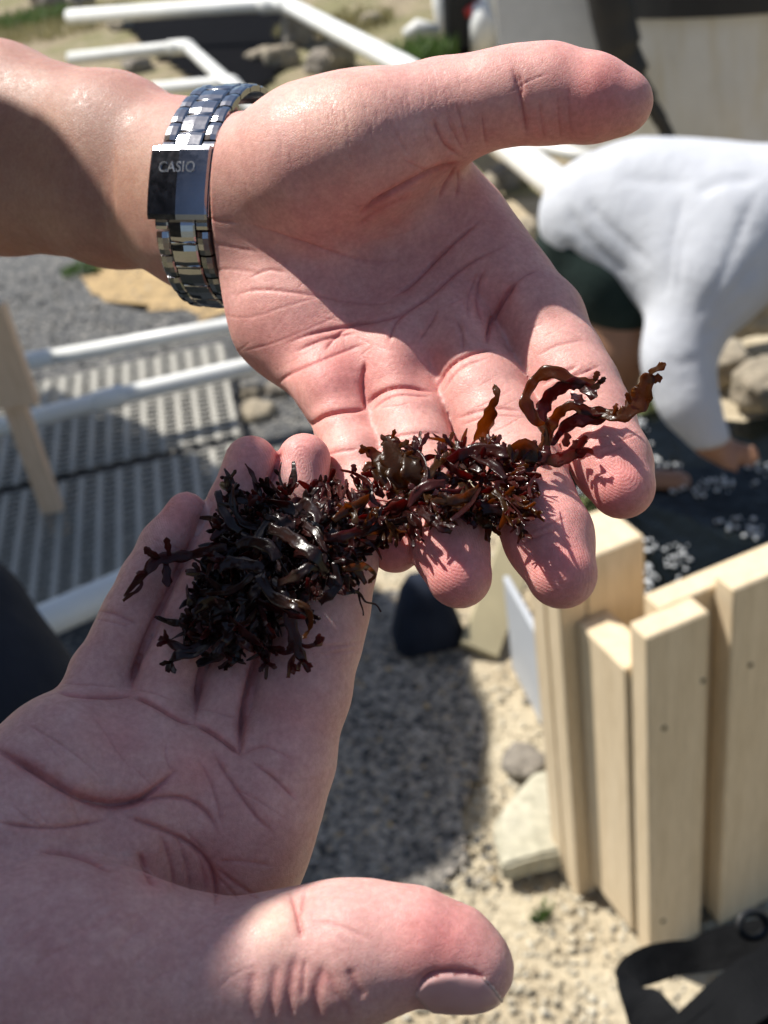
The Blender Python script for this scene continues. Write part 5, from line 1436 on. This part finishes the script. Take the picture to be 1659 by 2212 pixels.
def blade_bm(bm, pts, wid, twist0=0.0, twist1=0.0, cup=.25, th=.28, ruf=.12, n=5, seed=0):
    """one flat frond: pts (u, v, lift mm), widths px; closed, 0.3 mm thick, cupped and ruffled"""
    Q = np.array([QC(u, v, sd(u, v) - l) for u, v, l in pts]); Wd = np.array([w_ * WK / FQ * sd(p[0], p[1]) for w_, p in zip(wid, pts)])
    C = catmull(Q, n); L = len(C); w_ = np.interp(np.linspace(0, 1, L), np.linspace(0, 1, len(Wd)), Wd)
    T = np.gradient(C, axis=0); T /= np.linalg.norm(T, axis=1)[:, None] + 1e-9
    r_ = random.Random(seed); ph = r_.random() * 6; fr = r_.uniform(.5, .9)
    rows = []
    for i in range(L):
        f = i / (L - 1); view = np.array([0, 0, 1.0]); side = np.cross(view, T[i]); nn = np.linalg.norm(side)
        side = side / nn if nn > .15 else np.array([1., 0, 0]) - T[i] * T[i][0]
        side /= np.linalg.norm(side); up = np.cross(T[i], side)
        tw = twist0 + (twist1 - twist0) * f
        s2 = side * math.cos(tw) + up * math.sin(tw); u2 = -side * math.sin(tw) + up * math.cos(tw)
        ww = w_[i] * (1 + ruf * math.sin(i * fr * 1.7 + ph)) * .5
        ru = ruf * w_[i]
        prof = [(-1, cup * ww * 1.0 + ru * math.sin(i * fr + ph)), (-.5, cup * ww * .25), (0, 0), (.5, cup * ww * .25), (1, cup * ww + ru * math.sin(i * fr + ph + 2.2))]
        tt = th * (.35 + .65 * math.sin(math.pi * min(max(f, .05), .97)))
        a = [C[i] + s2 * x * ww + u2 * (y + (tt / 2 if abs(x) < 1 else tt / 5)) for x, y in prof]
        b = [C[i] + s2 * x * ww + u2 * (y - (tt / 2 if abs(x) < 1 else tt / 5)) for x, y in prof[::-1]]
        rows.append([bm.verts.new(Vector(c2w(p))) for p in a + b])
    K = 10
    for i in range(L - 1):
        for k in range(K): bm.faces.new((rows[i][k], rows[i][(k + 1) % K], rows[i + 1][(k + 1) % K], rows[i + 1][k]))
    bm.faces.new(rows[0][::-1]); bm.faces.new(rows[-1])
def frond(strips, m, seed=0, cup=.16, ruf=.16):
    """strips: list of (pts, widths, twist0, twist1)"""
    bm = bmesh.new()
    for k, s in enumerate(strips):
        pts, wd = s[0], s[1]; t0, t1 = (s[2], s[3]) if len(s) > 2 else (0, 0)
        blade_bm(bm, pts, wd, t0, t1, cup, ruf=ruf, seed=seed * 7 + k)
    bmesh.ops.recalc_face_normals(bm, faces=bm.faces[:])
    p = strips[0][0][0]
    return bm_obj('frond', bm, WEEDS[m], weed, loc=Vector(c2w(QC(p[0], p[1], sd(p[0], p[1])))), smooth=True)
def lobe(u, v, l, ang, ln, w_, dl=2.0):
    ca, sa = math.cos(ang), math.sin(ang)
    return ([(u, v, l), (u + ca * ln * .4, v + sa * ln * .4, l + dl * .4), (u + ca * ln * .8, v + sa * ln * .8, l + dl * .8), (u + ca * ln, v + sa * ln, l + dl)], [w_ * .55, w_ * .9, w_, w_ * .3], wr.uniform(-.6, .6), wr.uniform(-.9, .9))
WK = 1.25
# --- fronds traced one by one
frond([([(1182, 925, 4), (1158, 908, 7), (1140, 884, 9), (1136, 858, 11), (1150, 828, 12), (1172, 808, 12), (1200, 806, 11), (1235, 820, 9), (1268, 828, 8), (1290, 818, 8)], [12, 20, 24, 18, 15, 22, 24, 20, 16, 8], .3, -.5), lobe(1284, 822, 8, -1.2, 22, 11), lobe(1288, 830, 7, -.6, 24, 9)], 1, 1)
frond([([(1180, 930, 3), (1168, 905, 6), (1174, 880, 8), (1190, 852, 9), (1215, 836, 9), (1242, 828, 9), (1268, 836, 8), (1296, 832, 7)], [12, 20, 24, 22, 20, 20, 16, 8], -.2, .6), lobe(1255, 838, 8, .5, 40, 18), lobe(1238, 850, 7, .9, 30, 20), lobe(1295, 830, 7, -.9, 20, 9)], 0, 2)
frond([([(1178, 985, 3), (1180, 948, 5), (1192, 915, 7), (1212, 888, 8), (1234, 876, 8), (1262, 886, 7), (1298, 893, 7), (1330, 898, 9), (1356, 892, 12), (1380, 868, 15), (1394, 836, 17), (1402, 806, 18)], [16, 20, 20, 18, 15, 18, 20, 22, 26, 38, 30, 14], .2, -.5), lobe(1402, 806, 18, -.5, 42, 13), lobe(1398, 824, 17, -.3, 34, 14), lobe(1362, 872, 14, -1.9, 26, 9), lobe(1325, 896, 9, -1.3, 26, 12)], 1, 3)
frond([([(1192, 962, 3), (1210, 935, 5), (1235, 912, 6), (1262, 904, 6), (1288, 906, 6), (1312, 896, 7)], [8, 14, 24, 26, 20, 10], -.3, .5)], 0, 4)
frond([([(1130, 1000, 4), (1160, 985, 5), (1186, 992, 6), (1215, 990, 5), (1245, 978, 4), (1270, 972, 3), (1282, 982, 1)], [22, 24, 24, 24, 22, 12, 3], 0, .6), lobe(1250, 970, 5, -1.1, 34, 14), lobe(1222, 965, 5, -1.4, 30, 16), lobe(1232, 982, 4, -1.0, 36, 18), lobe(1155, 980, 5, -1.6, 30, 12), lobe(1170, 990, 5, -1.1, 30, 14)], 2, 5)
frond([([(1100, 985, 5), (1135, 975, 6), (1165, 985, 5), (1180, 950, 5), (1168, 920, 6)], [36, 40, 26, 16, 12], .1, .3)], 1, 6)
frond([([(1038, 948, 3), (1046, 922, 7), (1058, 896, 10), (1062, 878, 12), (1074, 858, 14), (1072, 842, 15), (1066, 834, 15)], [24, 26, 24, 14, 10, 12, 7], .4, -.6)], 1, 7)
WK = 1.0
# left strand over the little finger
frond([([(490, 1180, 8), (450, 1188, 6), (410, 1200, 5), (370, 1204, 4), (338, 1212, 4), (312, 1240, 4), (290, 1262, 3), (268, 1288, 2)], [20, 18, 22, 26, 24, 22, 14, 7], 0, .5), lobe(366, 1200, 5, -1.75, 40, 14), lobe(345, 1206, 4, -2.6, 40, 16), lobe(330, 1205, 5, -2.2, 30, 12), lobe(358, 1212, 4, 1.5, 56, 20), lobe(320, 1235, 4, 3.0, 26, 10),
       ([(300, 1250, 3), (306, 1262, 4), (296, 1276, 4), (280, 1286, 3), (266, 1298, 2)], [9, 8, 8, 8, 7])], 0, 8)
for k, (pts, wd) in enumerate([
    ([(520, 1350, 8), (470, 1362, 6), (430, 1395, 5), (395, 1402, 4), (362, 1385, 3), (344, 1378, 2)], [26, 26, 24, 20, 14, 10]),
    ([(470, 1375, 6), (420, 1410, 5), (385, 1415, 4), (370, 1430, 3), (362, 1452, 2)], [20, 24, 22, 16, 10]),
    ([(540, 1375, 7), (500, 1400, 6), (460, 1420, 4), (425, 1436, 3)], [24, 26, 24, 14]),
    ([(560, 1340, 7), (545, 1365, 6), (560, 1400, 5), (575, 1430, 4), (574, 1468, 3)], [18, 16, 16, 16, 4]),
    ([(620, 1320, 9), (632, 1360, 7), (640, 1395, 6), (655, 1425, 5), (668, 1452, 4)], [22, 26, 26, 18, 8]),
    ([(640, 1385, 6), (660, 1396, 6), (680, 1392, 6), (697, 1390, 5)], [12, 10, 10, 10]),
    ([(640, 1410, 5), (628, 1432, 4), (622, 1464, 3)], [8, 12, 11]),
    ([(585, 1400, 5), (620, 1410, 5), (640, 1400, 5)], [14, 10, 10]),
    ([(500, 1270, 9), (460, 1280, 7), (430, 1278, 5), (405, 1274, 4)], [26, 20, 12, 9]),
    ([(500, 1310, 8), (450, 1325, 6), (415, 1335, 5), (390, 1328, 4)], [28, 24, 16, 9]),
    ([(480, 1330, 7), (440, 1340, 5), (410, 1348, 4), (388, 1352, 3)], [22, 20, 14, 8])]):
    frond([(pts, wd, wr.uniform(-.5, .5), wr.uniform(-.7, .7))] + [lobe(pts[-2][0], pts[-2][1], pts[-2][2], math.atan2(pts[-1][1] - pts[-2][1], pts[-1][0] - pts[-2][0]) + wr.choice((-1, 1)) * wr.uniform(.5, 1.1), 26, 11) for _ in range(2)], (0, 3, 3, 0, 0, 0, 2, 0, 3, 3, 3)[k], 20 + k)
# wiry holdfast threads
frond([([(720, 1278, 4), (745, 1282, 5), (768, 1278, 5), (780, 1286, 5), (790, 1300, 6), (812, 1306, 7), (823, 1322, 7)], [5, 7, 8, 6, 4, 4, 4]), ([(775, 1284, 5), (778, 1300, 6), (784, 1318, 6), (785, 1330, 6)], [5, 4, 3, 3]), ([(748, 1240, 7), (750, 1262, 6), (752, 1280, 5)], [14, 10, 7]), ([(772, 1278, 5), (776, 1270, 6)], [5, 3])], 3, 40, ruf=.05)
# broad olive blades on the ring finger
frond([([(872, 1055, 6), (862, 1020, 9), (852, 990, 11), (844, 962, 12), (836, 940, 12)], [34, 52, 56, 40, 10], .2, .1), lobe(838, 960, 12, -2.2, 26, 10), lobe(846, 948, 12, -1.2, 22, 9), lobe(862, 966, 11, -.6, 26, 12), lobe(868, 985, 10, -.4, 26, 10)], 1, 41)
frond([([(905, 1050, 6), (892, 1025, 9), (886, 1000, 10), (882, 980, 10)], [40, 46, 40, 16], -.3, .3)], 1, 42)
frond([([(850, 1040, 5), (830, 1010, 8), (812, 985, 9), (790, 972, 9), (776, 978, 8)], [26, 34, 28, 16, 8], .3, -.4), lobe(800, 976, 9, -2.6, 26, 10)], 1, 43)
frond([([(868, 1058, 4), (842, 1040, 6), (822, 1030, 7), (815, 1010, 7), (800, 1005, 7), (784, 1018, 6)], [26, 40, 36, 20, 18, 9], -.2, .5)], 1, 44)
frond([([(960, 1000, 6), (990, 985, 8), (1030, 972, 8), (1075, 975, 8), (1110, 985, 7)], [20, 26, 28, 26, 16], .4, -.3)], 0, 45)
frond([([(950, 1075, 5), (985, 1085, 7), (1030, 1096, 7), (1080, 1102, 6), (1130, 1104, 4)], [22, 28, 28, 24, 8], -.3, .3)], 0, 46)
frond([([(1000, 1110, 3), (1030, 1120, 4), (1055, 1138, 4), (1050, 1168, 3)], [18, 22, 20, 8]), lobe(1055, 1136, 4, .6, 34, 11), lobe(1050, 1145, 4, 1.3, 28, 9)], 1, 47)
frond([([(905, 1100, 4), (930, 1120, 5), (955, 1140, 5), (975, 1150, 4)], [20, 24, 20, 8]), lobe(945, 1130, 5, .2, 40, 12)], 0, 48)
WK = .72
# big dark blades in the main clump
for k, (pts, wd, m) in enumerate([
    ([(580, 1140, 13), (612, 1152, 15), (645, 1172, 16), (680, 1200, 15), (705, 1240, 12)], [26, 36, 38, 36, 22], 3),
    ([(600, 1260, 13), (640, 1245, 15), (668, 1225, 15), (690, 1235, 13)], [18, 34, 26, 12], 3),
    ([(690, 1300, 9), (712, 1285, 11), (730, 1262, 11), (722, 1215, 12)], [22, 28, 26, 14], 3),
    ([(640, 1100, 13), (660, 1090, 14), (680, 1105, 14), (690, 1130, 13)], [30, 34, 34, 24], 3),
    ([(560, 1240, 13), (590, 1290, 13), (640, 1310, 12), (670, 1330, 10)], [30, 34, 30, 16], 3),
    ([(470, 1060, 8), (478, 1095, 9), (495, 1125, 10), (520, 1150, 10)], [18, 26, 30, 26], 3),
    ([(720, 1125, 9), (750, 1100, 10), (780, 1085, 10), (800, 1070, 9)], [20, 26, 24, 12], 1),
    ([(700, 1160, 10), (735, 1160, 11), (765, 1150, 10), (800, 1140, 8)], [24, 30, 28, 18], 0),
    ([(770, 1160, 8), (800, 1140, 8), (840, 1130, 7), (880, 1120, 6)], [24, 28, 26, 20], 3),
    ([(740, 1230, 9), (770, 1225, 10), (795, 1225, 9), (812, 1242, 7)], [18, 24, 18, 8], 1),
    ([(625, 1300, 12), (660, 1310, 12), (672, 1340, 10), (668, 1360, 8)], [16, 20, 18, 8], 1),
    ([(470, 1230, 10), (500, 1215, 12), (540, 1220, 13), (570, 1230, 13)], [26, 36, 36, 26], 3),
    ([(510, 1180, 11), (540, 1170, 13), (580, 1180, 14), (600, 1210, 14)], [24, 34, 36, 30], 3)]):
    frond([(pts, wd, wr.uniform(-.4, .4), wr.uniform(-.6, .6)), lobe(pts[-1][0], pts[-1][1], pts[-1][2], wr.uniform(0, 6.28), 24, 12)], m, 60 + k)
WK = 1.0
# --- the rest of the tangle: forked fronds growing out of a spine, tips outwards
spine = np.array([(490, 1330, 85), (540, 1280, 110), (570, 1220, 115), (580, 1150, 105), (650, 1130, 85), (700, 1180, 70), (760, 1140, 52), (830, 1090, 60), (900, 1060, 64), (970, 1045, 58), (1040, 1045, 56), (1095, 1055, 52)], float)
wts = np.array([1.1, 1.5, 1.6, 1.6, 1.3, 1.2, 1.0, 1.0, 1.0, .9, 1.0, 1.0]); cum = np.cumsum(wts) / wts.sum()
for k in range(176):
    i = int(np.searchsorted(cum, wr.random())); sp_ = spine[min(i, len(spine) - 1)]
    a = wr.random() * 6.28; rr0 = sp_[2] * math.sqrt(wr.random()) * .85
    u0, v0 = sp_[0] + rr0 * math.cos(a), sp_[1] + rr0 * math.sin(a)
    edge = rr0 / sp_[2]
    ang = a + wr.uniform(-.7, .7); ln = wr.uniform(56, 128) * (1 - .4 * edge)
    l0 = (1 - edge) * wr.uniform(5, 13) + 2; w0 = wr.uniform(14, 34) * (1 - .35 * edge)
    bendk = wr.uniform(-1.3, 1.3)
    pts = []
    for j in range(4):
        t = j / 3; aa = ang + bendk * t
        pts.append((u0 + math.cos(aa) * ln * t, v0 + math.sin(aa) * ln * t, max(.8, l0 + wr.uniform(-1, 3) * t - edge * 3 * t)))
    strips = [(pts, [w0 * .7, w0, w0 * .9, w0 * .35], wr.uniform(-.9, .9), wr.uniform(-1.3, 1.3))]
    e = pts[2]
    for _ in range(wr.choice((0, 1, 1, 2))):
        strips.append(lobe(e[0], e[1], e[2], ang + bendk * .7 + wr.uniform(-1.2, 1.2), wr.uniform(16, 38), wr.uniform(8, 14)))
    right = u0 > 720
    m = wr.choice((0, 0, 1, 1, 2)) if right else wr.choice((3, 3, 3, 0, 0, 2 if edge > .6 else 3))
    frond(strips, m, 100 + k)
# fringe of little red tips along the edges
for k in range(58):
    if k < 26: u0, v0, a0 = wr.uniform(1085, 1125), wr.uniform(1010, 1125), wr.uniform(-.5, .6)
    elif k < 44: u0, v0, a0 = wr.uniform(890, 1130), wr.uniform(960, 1000), wr.uniform(-2.2, -.9)
    else: u0, v0, a0 = wr.uniform(520, 740), wr.uniform(1060, 1110), wr.uniform(-2.3, -.8)
    frond([lobe(u0, v0, wr.uniform(3, 8), a0 + q * .5, wr.uniform(22, 40), wr.uniform(8, 12), 1.5) for q in range(-1, wr.choice((0, 1, 2)))], wr.choice((2, 2, 0, 1 if k < 44 else 2)), 400 + k)

# --- finer fronds that fill the tangle, too many to be parts: joined
def filler(N, m, sel, seed):
    global wr
    wr = random.Random(seed); bm = bmesh.new()
    for k in range(N):
        i = wr.choice(sel); sp_ = spine[i]; a = wr.random() * 6.28; rr0 = sp_[2] * math.sqrt(wr.random()) * .95
        u0, v0 = sp_[0] + rr0 * math.cos(a), sp_[1] + rr0 * math.sin(a); edge = rr0 / sp_[2]
        ang = a + wr.uniform(-1.2, 1.2); ln = wr.uniform(30, 80); l0 = (1 - edge) * wr.uniform(2, 10) + 1.2; w0 = wr.uniform(8, 20); bk = wr.uniform(-1.2, 1.2)
        pts = [(u0 + math.cos(ang + bk * t) * ln * t, v0 + math.sin(ang + bk * t) * ln * t, max(.7, l0 + wr.uniform(-1, 2.5) * t)) for t in (0, .33, .66, 1)]
        blade_bm(bm, pts, [w0 * .6, w0, w0 * .9, w0 * .3], wr.uniform(-1, 1), wr.uniform(-1.4, 1.4), .2, ruf=.15, n=3, seed=seed * 1000 + k)
        e = pts[2]
        for _ in range(wr.choice((0, 1, 2))):
            s_ = lobe(e[0], e[1], e[2], ang + wr.uniform(-1.2, 1.2), wr.uniform(12, 26), wr.uniform(6, 10)); blade_bm(bm, s_[0], s_[1], s_[2], s_[3], .2, n=2, seed=k)
    bmesh.ops.recalc_face_normals(bm, faces=bm.faces[:])
    o = bm_obj('fine_fronds', bm, WEEDS[m], weed, loc=weed0, smooth=True); o['kind'] = 'stuff'
filler(190, 3, [0, 1, 2, 3, 4, 5], 31); filler(70, 0, [3, 4, 5, 6, 7, 8, 9], 32); filler(50, 1, [6, 7, 8, 9, 10, 11], 33); filler(40, 2, [5, 7, 9, 10, 11, 11], 34)
